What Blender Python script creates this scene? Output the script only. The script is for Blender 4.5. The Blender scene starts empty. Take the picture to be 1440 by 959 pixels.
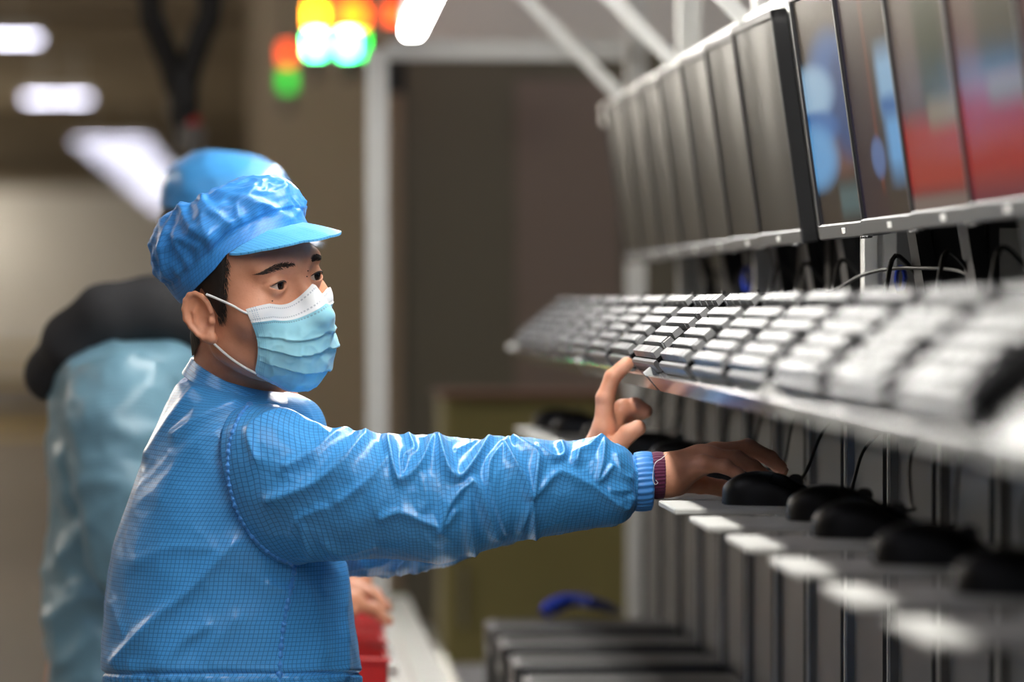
import bpy, bmesh, math, random
import numpy as np
from mathutils import Vector, Matrix, noise

# ------------------------------------------------------------------ camera, world, exposure
C = bpy.context.scene
H = 1.52                                  # camera height above the floor
FPX, VPX, VPY = 6800.0, 390.0, 430.0      # focal length in pixels (170 mm), vanishing point of the production line
YAW, PITCH = math.atan((720 - VPX) / FPX), math.atan((479.5 - VPY) / FPX)
cam = bpy.data.cameras.new('camera')
cam.sensor_width = 36.0
cam.lens = FPX / 1440 * 36
cam.clip_start, cam.clip_end = 0.05, 400
cam.dof.use_dof = True
cam.dof.focus_distance = 5.68
cam.dof.aperture_fstop = 3.85
cam_ob = bpy.data.objects.new('camera', cam)
C.collection.objects.link(cam_ob)
cam_ob.location = (0, 0, H)
cam_ob.rotation_euler = (math.pi / 2 - PITCH, 0, -YAW)
C.camera = cam_ob
w = bpy.data.worlds.new('world')
C.world = w
w.use_nodes = True
w.node_tree.nodes['Background'].inputs[0].default_value = (0.80, 0.86, 1.0, 1)
w.node_tree.nodes['Background'].inputs[1].default_value = 0.10
C.view_settings.view_transform = 'Standard'
C.view_settings.look = 'None'
C.view_settings.gamma = 1
C.view_settings.use_curve_mapping = False
C.view_settings.exposure = 0.75
LINE_LAMP = 33.0        # emission of the luminaire over the line
FILL_LAMP = 16.0        # emission of the unseen battens near the line, boosted as fill
FAR_LAMP = 6.5
SIDE_FILL = 24.0        # emission of the unseen side rows added to brighten the hall
C.cycles.use_denoising = True
C.cycles.max_bounces = 8
C.cycles.sample_clamp_indirect = 6.0
random.seed(7)
rng = np.random.default_rng(7)

# ------------------------------------------------------------------ helpers
_RC = np.array(Matrix.Rotation(-YAW, 3, 'Z') @ Matrix.Rotation(math.pi / 2 - PITCH, 3, 'X'))

def P(px, py, d):
    """the world point on the plane Y = d that the photograph shows at pixel px, py"""
    v = _RC @ np.array([(px - 720) / FPX, -(py - 479.5) / FPX, -1.0])
    return np.array([0, 0, H]) + v * (d / v[1])

def to_px(V):
    V = np.asarray(V, float) - np.array([0, 0, H])
    q = V @ _RC
    return np.stack([720 + FPX * q[..., 0] / -q[..., 2], 479.5 - FPX * q[..., 1] / -q[..., 2]], -1)

def srgb(r, g, b):
    f = lambda c: (c / 255 / 12.92) if c / 255 <= .04045 else ((c / 255 + .055) / 1.055) ** 2.4
    return (f(r), f(g), f(b), 1)

MATS = {}
def mat(name, rgb=(128, 128, 128), rough=.5, metal=0., spec=.5, var=.12, scale=30., bump=0., bscale=200., coat=0., emit=None, sheen=0., sss=0., trans=0.):
    if name in MATS:
        return MATS[name]
    m = bpy.data.materials.new(name)
    m.use_nodes = True
    nt = m.node_tree
    b = nt.nodes['Principled BSDF']
    c = srgb(*rgb)
    b.inputs['Base Color'].default_value = c
    b.inputs['Roughness'].default_value = rough
    b.inputs['Metallic'].default_value = metal
    b.inputs['Specular IOR Level'].default_value = spec
    b.inputs['Coat Weight'].default_value = coat
    b.inputs['Sheen Weight'].default_value = sheen
    b.inputs['Transmission Weight'].default_value = trans
    if sss:
        b.inputs['Subsurface Weight'].default_value = sss
        b.inputs['Subsurface Radius'].default_value = (.012, .005, .003)
        b.inputs['Subsurface Scale'].default_value = .5
    if emit:
        b.inputs['Emission Color'].default_value = srgb(*emit[0])
        b.inputs['Emission Strength'].default_value = emit[1]
    if var or bump:
        tc = nt.nodes.new('ShaderNodeTexCoord')
        if var:
            n = nt.nodes.new('ShaderNodeTexNoise')
            n.inputs['Scale'].default_value = scale
            n.inputs['Detail'].default_value = 4
            nt.links.new(tc.outputs['Object'], n.inputs['Vector'])
            mx = nt.nodes.new('ShaderNodeMix')
            mx.data_type = 'RGBA'
            mx.inputs['A'].default_value = [x * (1 - var) for x in c[:3]] + [1]
            mx.inputs['B'].default_value = [min(1, x * (1 + var)) for x in c[:3]] + [1]
            nt.links.new(n.outputs['Fac'], mx.inputs['Factor'])
            nt.links.new(mx.outputs['Result'], b.inputs['Base Color'])
        if bump:
            n2 = nt.nodes.new('ShaderNodeTexNoise')
            n2.inputs['Scale'].default_value = bscale
            n2.inputs['Detail'].default_value = 3
            nt.links.new(tc.outputs['Object'], n2.inputs['Vector'])
            bp = nt.nodes.new('ShaderNodeBump')
            bp.inputs['Strength'].default_value = bump
            bp.inputs['Distance'].default_value = .002
            nt.links.new(n2.outputs['Fac'], bp.inputs['Height'])
            nt.links.new(bp.outputs['Normal'], b.inputs['Normal'])
    MATS[name] = m
    return m

class N:
    """a few shorthands for building node trees"""
    def __init__(s, m):
        s.nt = m.node_tree
        s.b = s.nt.nodes['Principled BSDF']
    def new(s, t, **k):
        n = s.nt.nodes.new('ShaderNode' + t)
        for a, v in k.items():
            setattr(n, a, v)
        return n
    def set(s, sock, v):
        if isinstance(v, bpy.types.NodeSocket):
            s.nt.links.new(v, sock)
        else:
            sock.default_value = v
    def math(s, op, a, b=None, c=None):
        n = s.new('Math', operation=op)
        for i, v in enumerate((a, b, c)):
            if v is not None:
                s.set(n.inputs[i], v)
        return n.outputs[0]
    def mix(s, f, a, b):
        n = s.new('Mix', data_type='RGBA')
        s.set(n.inputs['Factor'], f)
        s.set(n.inputs['A'], a)
        s.set(n.inputs['B'], b)
        return n.outputs['Result']
    def uv(s):
        n = s.new('SeparateXYZ')
        s.nt.links.new(s.new('UVMap').outputs[0], n.inputs[0])
        return n.outputs[0], n.outputs[1]
    def step(s, a, b):            # 1 where a > b
        return s.math('GREATER_THAN', a, b)
    def band(s, x, a, b):         # 1 where a < x < b
        return s.math('MULTIPLY', s.math('GREATER_THAN', x, a), s.math('LESS_THAN', x, b))

OFF = {}
def link(o):
    C.collection.objects.link(o)
    return o

def tag(o, label=None, cat=None, group=None, kind=None):
    for k, v in (('label', label), ('category', cat), ('group', group), ('kind', kind)):
        if v:
            o[k] = v
    return o

def thing(name, loc, label, cat, group=None):
    o = bpy.data.objects.new(name, None)
    o.empty_display_size = .05
    link(o)
    o.location = loc
    OFF[o.name] = np.array(loc, float)
    return tag(o, label, cat, group)

class MB:
    """collects geometry in world coordinates; build() links it as ONE mesh object"""
    def __init__(s):
        s.v, s.f, s.uv, s.n = [], [], [], 0
    def add(s, v, f, uv=None):
        v = np.asarray(v, float).reshape(-1, 3)
        s.f += [[i + s.n for i in q] for q in f]
        s.v.append(v)
        s.uv.append(np.zeros((len(v), 2)) if uv is None else np.asarray(uv, float).reshape(-1, 2))
        s.n += len(v)
        return s
    def box(s, lo, hi, b=0., M=None):
        lo, hi = np.minimum(lo, hi), np.maximum(lo, hi)
        c, h = (lo + hi) / 2, (hi - lo) / 2
        b = min(b, h.min() * .45)
        pts = []
        for sx in (-1, 1):
            for sy in (-1, 1):
                for sz in (-1, 1):
                    q = np.array([sx, sy, sz])
                    if b:
                        for ax in range(3):
                            r = h - b
                            r[ax] = h[ax]
                            pts.append(q * r)
                    else:
                        pts.append(q * h)
        pts = np.array(pts)
        if b:
            f = _hull(tuple(map(tuple, np.round(pts / h.max(), 5))))
        else:
            f = [(0, 1, 3, 2), (4, 6, 7, 5), (0, 4, 5, 1), (2, 3, 7, 6), (0, 2, 6, 4), (1, 5, 7, 3)]
        if M is not None:
            pts = pts @ np.array(M).T
        return s.add(pts + c, f)
    def grid(s, G, cu=False, cv=False, uv=None, flip=False):
        G = np.asarray(G, float)
        n, m = G.shape[:2]
        f = []
        for i in range(n if cu else n - 1):
            for j in range(m if cv else m - 1):
                q = (i * m + j, ((i + 1) % n) * m + j, ((i + 1) % n) * m + (j + 1) % m, i * m + (j + 1) % m)
                f.append(q[::-1] if flip else q)
        return s.add(G.reshape(-1, 3), f, uv)
    def tube(s, path, r, n=8, caps=True):
        path = np.asarray(path, float)
        r = np.broadcast_to(r, len(path)).astype(float)
        t = np.gradient(path, axis=0)
        t /= np.linalg.norm(t, axis=1)[:, None] + 1e-12
        up = np.array([0, 0, 1.]) if abs(t[0, 2]) < .9 else np.array([1., 0, 0])
        G = []
        for p, d, rr in zip(path, t, r):
            a = np.cross(d, up); a /= np.linalg.norm(a)
            b = np.cross(a, d); up = b
            th = np.arange(n) * 2 * math.pi / n
            G.append(p + rr * (np.cos(th)[:, None] * a + np.sin(th)[:, None] * b))
        k = s.n
        s.grid(G, cv=True)
        if caps:
            L = (len(path) - 1) * n
            s.f.append([k + i for i in range(n)][::-1])
            s.f.append([k + L + i for i in range(n)])
        return s
    def cyl(s, a, b, r0, r1=None, n=12):
        return s.tube([a, b], [r0, r0 if r1 is None else r1], n)
    def lathe(s, prof, c, n=16, axis='Z'):
        th = np.arange(n) * 2 * math.pi / n
        G = []
        for r, z in prof:
            q = np.stack([r * np.cos(th), r * np.sin(th), np.full(n, z)], 1)
            if axis == 'X': q = q[:, [2, 0, 1]]
            if axis == 'Y': q = q[:, [1, 2, 0]]
            G.append(q + c)
        return s.grid(G, cv=True)
    def build(s, name, m, parent=None, smooth=35, kind=None, off=None, label=None):
        me = bpy.data.meshes.new(name)
        o = bpy.data.objects.new(name, me)
        v = np.concatenate(s.v)
        if parent is not None:
            off = OFF[parent.name]
        off = np.zeros(3) if off is None else np.asarray(off, float)
        me.from_pydata((v - off).tolist(), [], s.f)
        uv = np.concatenate(s.uv)
        if uv.any():
            l = me.uv_layers.new(name='UVMap')
            idx = np.empty(len(me.loops), np.int32)
            me.loops.foreach_get('vertex_index', idx)
            l.data.foreach_set('uv', uv[idx].astype(np.float32).ravel())
        me.materials.append(m)
        if smooth:
            me.polygons.foreach_set('use_smooth', np.ones(len(me.polygons), bool))
            if smooth < 180:
                me.set_sharp_from_angle(angle=math.radians(smooth))
        me.update()
        link(o)
        if parent is not None:
            o.parent = parent
        else:
            o.location = off
        OFF[o.name] = off
        return tag(o, label, kind=kind)

_HULLS = {}
def _hull(pts):
    if pts not in _HULLS:
        bm = bmesh.new()
        vs = [bm.verts.new(p) for p in pts]
        ids = {v: i for i, v in enumerate(vs)}
        bmesh.ops.convex_hull(bm, input=vs)
        bmesh.ops.dissolve_limit(bm, angle_limit=.01, verts=bm.verts[:], edges=bm.edges[:])
        _HULLS[pts] = [[ids[v] for v in f.verts] for f in bm.faces]
        bm.free()
    return _HULLS[pts]

def box(name, lo, hi, m, parent=None, b=0., off=None, kind=None, label=None):
    lo, hi = np.array(lo, float), np.array(hi, float)
    return MB().box(lo, hi, b).build(name, m, parent, 35, kind, off, label)

def rot(ax, deg):
    return np.array(Matrix.Rotation(math.radians(deg), 3, ax))

def copy_thing(o, move, label=None, group=None):
    """a copy of a thing with copies of its parts and sub-parts, moved"""
    c = link(o.copy())
    c.location = Vector(o.location) + Vector(move)
    OFF[c.name] = np.array(c.location)
    if label: c['label'] = label
    if group: c['group'] = group
    for ch in o.children:
        d = link(ch.copy()); d.parent = c
        for g in ch.children:
            e = link(g.copy()); e.parent = d
    return c

ORD = 'first second third fourth fifth sixth seventh eighth ninth tenth eleventh twelfth thirteenth fourteenth fifteenth sixteenth seventeenth'.split()

def catmull(pts, n):
    """n samples along a smooth curve through pts (k, dim)"""
    p = np.asarray(pts, float)
    q = np.concatenate([[2 * p[0] - p[1]], p, [2 * p[-1] - p[-2]]])
    t = np.linspace(0, len(p) - 1 - 1e-9, n)
    i = t.astype(int)
    u = (t - i)[:, None]
    a, b, c, d = q[i], q[i + 1], q[i + 2], q[i + 3]
    return .5 * (2 * b + (c - a) * u + (2 * a - 5 * b + 4 * c - d) * u ** 2 + (3 * b - a - 3 * c + d) * u ** 3)

# -------- noise in numpy (gradient noise on a hashed lattice)
_perm = rng.permutation(4096)
_grad = rng.normal(size=(4096, 3))
_grad /= np.linalg.norm(_grad, axis=1)[:, None]
def pnoise(p):
    p = np.asarray(p, float)
    i = np.floor(p).astype(int)
    f = p - i
    u = f * f * f * (f * (f * 6 - 15) + 10)
    out = 0
    for dx in (0, 1):
        for dy in (0, 1):
            for dz in (0, 1):
                h = _perm[(_perm[(_perm[(i[..., 0] + dx) & 4095] + i[..., 1] + dy) & 4095] + i[..., 2] + dz) & 4095]
                g = _grad[h]
                d = (g * (f - np.array([dx, dy, dz]))).sum(-1)
                wgt = (u[..., 0] if dx else 1 - u[..., 0]) * (u[..., 1] if dy else 1 - u[..., 1]) * (u[..., 2] if dz else 1 - u[..., 2])
                out = out + wgt * d
    return out
def crumple(p, seed=0.):
    """sharp creases like those of crumpled thin cloth, 0..1"""
    p = np.asarray(p, float) + seed
    q = p + .35 * np.stack([pnoise(p * 1.3 + 7), pnoise(p * 1.3 + 19), pnoise(p * 1.3 + 31)], -1)
    a = 1 - np.abs(pnoise(q)) * 2.6
    b = 1 - np.abs(pnoise(q * 2.1 + 11)) * 2.6
    return np.clip(a, 0, 1) ** 2 * .65 + np.clip(b, 0, 1) ** 2 * .35

def poly_dist(px, poly):
    """distance of pixels px (..., 2) from a polyline, smoothed by a spline"""
    poly = catmull(poly, 6 * len(poly)) if len(poly) > 2 else np.asarray(poly, float)
    best = np.full(px.shape[:-1], 1e9)
    for a, b in zip(poly[:-1], poly[1:]):
        ab = b - a
        t = np.clip(((px - a) @ ab) / (ab @ ab + 1e-9), 0, 1)
        best = np.minimum(best, np.linalg.norm(px - (a + t[..., None] * ab), axis=-1))
    return best

# -------- signed distance fields and their meshes
def smin(a, b, k):
    h = np.clip(.5 + .5 * (b - a) / k, 0, 1)
    return b + (a - b) * h - k * h * (1 - h)
def smax(a, b, k):
    return -smin(-a, -b, k)
def ell(p, c, r, R=None):
    q = p - np.asarray(c, np.float32)
    if R is not None:
        q = q @ np.asarray(R, np.float32)
    r = np.asarray(r, np.float32)
    k0 = np.linalg.norm(q / r, axis=-1)
    k1 = np.linalg.norm(q / (r * r), axis=-1)
    return k0 * (k0 - 1) / np.maximum(k1, 1e-6)
def sph(p, c, r):
    return np.linalg.norm(p - np.asarray(c, np.float32), axis=-1) - r
def cap(p, a, b, ra, rb=None):
    a, b = np.asarray(a, np.float32), np.asarray(b, np.float32)
    ba = b - a
    t = np.clip(((p - a) @ ba) / (ba @ ba), 0, 1)
    return np.linalg.norm(p - a - t[..., None] * ba, axis=-1) - (ra + ((ra if rb is None else rb) - ra) * t)
def chain(p, pts, rs, k=.004):
    d = None
    for i in range(len(pts) - 1):
        e = cap(p, pts[i], pts[i + 1], rs[i], rs[i + 1])
        d = e if d is None else smin(d, e, k)
    return d

def axis(segs):
    """grid coordinates from [(end, step), ...] starting at segs[0]"""
    out = [segs[0]]
    for end, st in segs[1:]:
        n = max(1, round((end - out[-1]) / st))
        out += list(np.linspace(out[-1], end, n + 1)[1:])
    return np.array(out, np.float32)

def sdf_mesh(f, xs, ys, zs, B=8):
    """surface nets on a rectilinear grid, evaluated only in the blocks the surface passes through"""
    ax = []
    for a in (xs, ys, zs):
        k = (-(len(a) - 1)) % B
        ax.append(np.concatenate([a, a[-1] + (a[-1] - a[-2]) * np.arange(1, k + 1)]).astype(np.float32))
    nb = [(len(a) - 1) // B for a in ax]
    ctr = [(a[:-1:B] + a[B::B]) / 2 for a in ax]
    hw = [(a[B::B] - a[:-1:B]) / 2 for a in ax]
    Cx, Cy, Cz = np.meshgrid(*ctr, indexing='ij')
    Hx, Hy, Hz = np.meshgrid(*hw, indexing='ij')
    d = f(np.stack([Cx, Cy, Cz], -1).reshape(-1, 3).astype(np.float32))
    diag = np.sqrt(Hx ** 2 + Hy ** 2 + Hz ** 2).ravel()
    act = np.flatnonzero(np.abs(d) < diag * 1.35 + .004)
    ny, nz = len(ax[1]), len(ax[2])
    cells, verts, quads_src = [], [], []
    loc = np.stack(np.meshgrid(*[np.arange(B + 1)] * 3, indexing='ij'), -1).reshape(-1, 3)
    for s0 in range(0, len(act), 400):
        ids = act[s0:s0 + 400]
        bi = np.stack(np.unravel_index(ids, nb), -1) * B
        I = bi[:, None, :] + loc[None]
        pts = np.stack([ax[k][I[..., k]] for k in range(3)], -1)
        val = f(pts.reshape(-1, 3)).reshape(len(ids), B + 1, B + 1, B + 1)
        val = np.where(np.abs(val) < 1e-7, 1e-7, val)
        pt = pts.reshape(len(ids), B + 1, B + 1, B + 1, 3)
        acc = np.zeros((len(ids), B, B, B, 3), np.float32)
        cnt = np.zeros((len(ids), B, B, B), np.float32)
        for k in range(3):
            lo = [slice(None)] * 4; hi = [slice(None)] * 4
            lo[k + 1] = slice(0, B); hi[k + 1] = slice(1, B + 1)
            v0, v1 = val[tuple(lo)], val[tuple(hi)]
            cr = (v0 < 0) != (v1 < 0)
            t = v0 / (v0 - v1 + (v0 == v1))
            X = pt[tuple(lo)] + (pt[tuple(hi)] - pt[tuple(lo)]) * t[..., None]
            X = np.where(cr[..., None], X, 0)
            o = [a for a in range(3) if a != k]
            for da in (0, 1):
                for db in (0, 1):
                    sl = [slice(None)] * 4
                    sl[o[0] + 1] = slice(da, B + da); sl[o[1] + 1] = slice(db, B + db)
                    acc += X[tuple(sl)]; cnt += cr[tuple(sl)]
            own = [slice(None), slice(0, B), slice(0, B), slice(0, B)]
            w_ = np.argwhere(cr[tuple(own)])
            g = bi[w_[:, 0]] + w_[:, 1:]
            sign = v0[tuple(own)][tuple(w_.T)] < 0
            quads_src.append((np.full(len(g), k), g, sign))
        w_ = np.argwhere(cnt > 0)
        g = bi[w_[:, 0]] + w_[:, 1:]
        cells.append((g[:, 0].astype(np.int64) * ny + g[:, 1]) * nz + g[:, 2])
        verts.append(acc[tuple(w_.T)] / cnt[tuple(w_.T)][:, None])
    cells, verts = np.concatenate(cells), np.concatenate(verts)
    order = np.argsort(cells)
    cs = cells[order]
    faces = []
    for k, g, sign in quads_src:
        if not len(g):
            continue
        k = int(k[0])
        o = [(1, 2), (2, 0), (0, 1)][k]
        q, ok = [], np.ones(len(g), bool)
        for da, db in ((0, 0), (-1, 0), (-1, -1), (0, -1)):
            h = g.copy()
            h[:, o[0]] += da; h[:, o[1]] += db
            key = (h[:, 0].astype(np.int64) * ny + h[:, 1]) * nz + h[:, 2]
            j = np.clip(np.searchsorted(cs, key), 0, len(cs) - 1)
            ok &= cs[j] == key
            q.append(order[j])
        q = np.stack(q, 1)
        q[~sign] = q[~sign][:, ::-1]
        faces.append(q[ok])
    return verts, np.concatenate(faces)

def np_mesh(name, v, f, m, parent, uv=None):
    me = bpy.data.meshes.new(name)
    v = np.asarray(v, np.float32) - OFF[parent.name].astype(np.float32)
    me.vertices.add(len(v))
    me.vertices.foreach_set('co', v.ravel())
    me.loops.add(f.size)
    me.loops.foreach_set('vertex_index', f.ravel().astype(np.int32))
    me.polygons.add(len(f))
    me.polygons.foreach_set('loop_start', np.arange(0, f.size, f.shape[1], dtype=np.int32))
    me.polygons.foreach_set('use_smooth', np.ones(len(f), bool))
    me.update(calc_edges=True)
    me.validate()
    me.materials.append(m)
    o = link(bpy.data.objects.new(name, me))
    o.parent = parent
    OFF[o.name] = OFF[parent.name]
    return o
# ------------------------------------------------------------------ materials
M_floor = mat('floor_paint', (128, 116, 100), .7, var=.2, scale=.6)
M_ceil = mat('ceiling_panels', (146, 134, 114), .9, var=.1, scale=.3)
M_wall = mat('hall_wall', (168, 160, 148), .9, var=.1, scale=.2)
M_farwall = mat('far_wall_paint', (206, 204, 198), .9, var=.06, scale=.2)
M_part = mat('partition_paint', (114, 110, 94), .8, var=.08, scale=.7)
M_part2 = mat('partition_brown', (156, 140, 118), .8, var=.1, scale=.5)
M_pink = mat('partition_warm_light', (136, 122, 110), .7, var=.08, scale=.8)  # warm light on the partition, put into a colour
M_pale = mat('partition_upper_light', (238, 235, 224), .8, var=.05, scale=.8)  # lamp-lit upper wall, put into a paler colour
M_alu = mat('aluminium_profile', (226, 226, 222), .42, .2, var=.05, scale=40)
M_white = mat('white_painted_steel', (226, 226, 222), .45, var=.04, scale=12)
M_board = mat('board_plastic', (205, 205, 200), .5, var=.04, scale=12)
M_sheet = mat('brushed_sheet', (122, 122, 121), .16, .85, var=.05, scale=60)
M_grey = mat('grey_panel_paint', (92, 93, 95), .45, var=.05, scale=10)
M_dark = mat('dark_back', (30, 30, 31), .8, var=.2, scale=8)
M_black = mat('black_plastic', (20, 20, 21), .42, var=.15, scale=60, bump=.08, bscale=900)
M_mouse = mat('mouse_plastic', (9, 9, 10), .42, spec=.3, var=.1, scale=60)
M_cable = mat('cable_rubber', (18, 18, 19), .5, var=.1)
M_keys = mat('keycap_plastic', (58, 58, 59), .35, spec=.9, var=.05, scale=90)
M_keybase = mat('keyboard_base', (10, 10, 11), .95, spec=.05, var=.1, scale=80)
M_case = mat('pc_case_paint', (50, 50, 51), .42, spec=.7, var=.12, scale=20)
M_bezel = mat('bezel_plastic', (26, 26, 28), .35, var=.1, scale=60)
M_chin = mat('bezel_silver', (66, 67, 68), .4, .3, var=.06, scale=60)
M_cased = mat('monitor_shell', (150, 150, 148), .5, var=.05, scale=30)
M_tube = mat('lamp_tube', (255, 255, 255), .5, var=0, emit=((255, 252, 246), LINE_LAMP))
M_filltube = mat('fill_lamp_tube', (255, 255, 255), .5, var=0, emit=((236, 238, 255), FILL_LAMP))
M_fartube = mat('far_lamp_tube', (255, 255, 255), .5, var=0, emit=((232, 232, 255), FAR_LAMP))
M_sidefill = mat('side_fill_tube', (255, 255, 255), .5, var=0, emit=((255, 246, 232), SIDE_FILL))
M_yellow = mat('yellow_paint', (196, 164, 50), .6, var=.15, scale=3)
M_red = mat('red_plastic', (206, 34, 34), .4, var=.1, scale=40)
M_olive = mat('olive_board', (140, 132, 82), .75, var=.12, scale=3)
M_steel = mat('roller_steel', (170, 168, 160), .3, .8, var=.1, scale=80)
M_blue = mat('blue_cable', (30, 60, 170), .4, var=.1)
M_label = mat('white_sticker', (220, 220, 215), .6, var=.04, scale=200)

# ------------------------------------------------------------------ the setting
XL, XR, YB, YF, ZC = -9.0, 2.0, -5.0, 112.0, H + 2.72
def struct(name, lo, hi, m, b=0):
    return box(name, lo, hi, m, None, b, kind='structure', off=(np.array(lo) + np.array(hi)) / 2)
struct('floor', (XL, YB, -.1), (XR, YF, 0), M_floor)
struct('ceiling', (XL, YB, ZC), (XR, YF, ZC + .1), M_ceil)
struct('wall_left', (XL - .1, YB, -.1), (XL, YF, ZC + .1), M_wall)
struct('wall_right', (XR, YB, -.1), (XR + .1, YF, ZC + .1), M_wall)
struct('wall_back', (XL - .1, YF, -.1), (XR + .1, YF + .1, ZC + .1), M_farwall)
# the partition across the end of the line, lamp light on it painted as a pale and a warm panel
x0 = P(551, 400, 14)[0]
pe = struct('wall_end', (x0, 14, 0), (XR, 14.12, ZC), M_part)
for nm, lo, hi, mm in (('upper_light_panel', (x0, 13.985, P(0, 64, 14)[2]), (XR, 14.0, ZC), M_pale),
                       ('warm_light_panel', (P(725, 0, 14)[0], 13.985, .1), (P(872, 0, 14)[0], 14.0, P(0, 110, 14)[2]), M_pink),
                       ('corner_trim', (x0 - .02, 13.97, 0), (x0 + .03, 14.13, ZC), M_part2)):
    box(nm, lo, hi, mm, pe, .004)
struct('wall_inner', (P(352, 0, 27)[0], 27, 0), (P(551, 0, 27)[0] + .3, 27.15, ZC), M_part2)
for i in range(14):                                       # ceiling beams across the hall
    struct('trim_%d' % (i + 1), (XL, 22 + 6.3 * i, ZC - .22), (XR, 22.25 + 6.3 * i, ZC), M_ceil)
for i, (y, wd) in enumerate(((58., 3.0), (66., 1.6))):
    struct('floor_marking.%03d' % i if i else 'floor_marking', (XL, y, 0), (P(300, 0, y)[0], y + wd, .004), M_yellow)
rt = thing('guard_rail', (-6, 74, 0), 'yellow guard rail across the far floor of the hall', 'rail')
for z in (.35, .75):
    box('rail', (XL + .2, 74, z), (-1.3, 74.08, z + .12), M_yellow, rt, .01)
for i in range(5):
    box('post', (XL + .4 + 1.8 * i, 74, 0), (XL + .5 + 1.8 * i, 74.1, .95), M_yellow, rt, .01)

# ceiling tubes of the hall: cross-wise batten lamps in one row along the aisle
def batten(xa, xb, y, z, label, group='ceiling tubes over the aisle', r=.05, m=None):
    t = thing('ceiling_lamp', ((xa + xb) / 2, y, z), label, 'lamp', group)
    MB().cyl((xa, y, z), (xb, y, z), r, n=12).build('lamp_tube', m or M_filltube, t)
    box('lamp_housing', (xa - .03, y - .06, z + r), (xb + .03, y + .06, z + .09), M_white, t, .01)
    for x in (xa + .2, xb - .2):
        MB().cyl((x, y, z + .09), (x, y, ZC), .008, n=6).build('hanger', M_white, t)
zl = H + 2.2
def row_d(py):
    return FPX * 2.2 / (VPY - py)
pairs = [(-70, 54, 57, 'ceiling tube above the aisle, cut by the left edge of the picture'),
         (36, 80, 140, 'ceiling tube of the second row, the outer half'),
         (84, 124, 140, 'ceiling tube of the second row, the half beside the walkway')]
for xa, xb, py, lb in pairs:
    d = row_d(py)
    batten(P(xa, 0, d)[0], P(xb, 0, d)[0], d, zl, lb, r=.014, m=M_fartube)
for i, py in enumerate((201, 213, 226, 238, 249, 259, 268, 276, 284, 291)):
    d = row_d(py)
    cx = 390 - (390 - 158) * (430 - py) / 229.
    hw = 46 * (430 - py) / 229. + 5
    batten(P(cx - hw, 0, d)[0], P(cx + hw, 0, d)[0], d, zl, '%s ceiling tube of the far receding row behind the caps' % ORD[i], r=.0065, m=M_fartube)
for i, y in enumerate((-3, 1.0, 4.5, 14, 20, 26.5)):  # aisle row continued unseen towards the camera, boosted to light the worker
    batten(-2.5, -1.2, y, zl, '%s ceiling tube over the walkway from the photographer, above the picture' % ORD[i], 'ceiling tubes near the line')
for k, (x, ys_) in enumerate(((-4.6, range(9, 60, 8)), (-7.6, list(range(12, 100, 8)) + [101, 104, 107, 110]))):  # unseen side rows, added to brighten the hall
    for i, y in enumerate(ys_):
        batten(x - .7, x + .7, y, zl, '%s ceiling tube of the %s side row, beyond the picture' % (ORD[i], ORD[k]), 'ceiling tubes of the side rows', r=.11, m=M_sidefill)
for i, (xa, y) in enumerate(((.6, 11.6), (.5, 23.5))):  # tubes added above the frame to brighten the partitions
    batten(xa, xa + 1.2, y, zl, ('ceiling tube over the olive cabinet behind the line', 'ceiling tube behind the partition of the line')[i])

# ------------------------------------------------------------------ the line: rack of aluminium profiles
GAP0 = 5.12                       # a dark gap between two grey panels; bays of .42 m
PITCHY = .42
rack = thing('test_rack', (.72, 6.6, 0), 'long aluminium rack carrying monitors, keyboards and mice along the line', 'rack')
def profile(name, a, b, parent, s=.04):
    """a grooved square aluminium extrusion from a to b"""
    a, b = np.array(a, float), np.array(b, float)
    d = (b - a) / np.linalg.norm(b - a)
    u = np.array([0, 1., 0]) if abs(d[1]) < .9 else np.array([1., 0, 0])
    u = u - d * (u @ d); u /= np.linalg.norm(u)
    v = np.cross(d, u)
    h, g, k = s / 2, s * .1, s * .14
    sec = []
    for q in range(4):
        c, sn = [(1, 0), (0, 1), (-1, 0), (0, -1)][q]
        for (x, y) in ((h, -h), (h, -g), (h - k, -g), (h - k, g), (h, g)):
            sec.append((x * c - y * sn, x * sn + y * c))
    m = MB()
    G = np.array([[e + u * x + v * y for x, y in sec] for e in (a, b)])
    m.grid(G, cv=True, flip=True)
    m.f.append(list(range(20))); m.f.append(list(range(20, 40))[::-1])
    return m.build(name, M_alu, parent, 20)
PY = [2.0, 3.23, 4.62, 6.01, 7.39, 8.8, 10.1]
for y in PY:
    profile('post', (.75, y, 0), (.75, y, H + 1.25), rack)
profile('top_rail', (.70, 2.0, H + .40), (.70, 10.15, H + .40), rack)
profile('overhead_rail', (.27, 2.0, H + .86), (.27, 10.15, H + .86), rack)
for y in (3.2, 4.6, 5.9, 7.05, 8.3, 9.62):
    profile('strut', (.70, y, H + .40), (.27, y, H + .84), rack, .022)
    box('joint_bracket', (.685, y - .022, H + .375), (.725, y + .022, H + .425), M_alu, rack, .005)
profile('end_beam', (P(545, 0, 10)[0], 10.0, H + .528), (.72, 10.0, H + .528), rack, .04)
profile('end_post', (.206, 10.0, 0), (.206, 10.0, H + .53), rack, .044)
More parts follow.
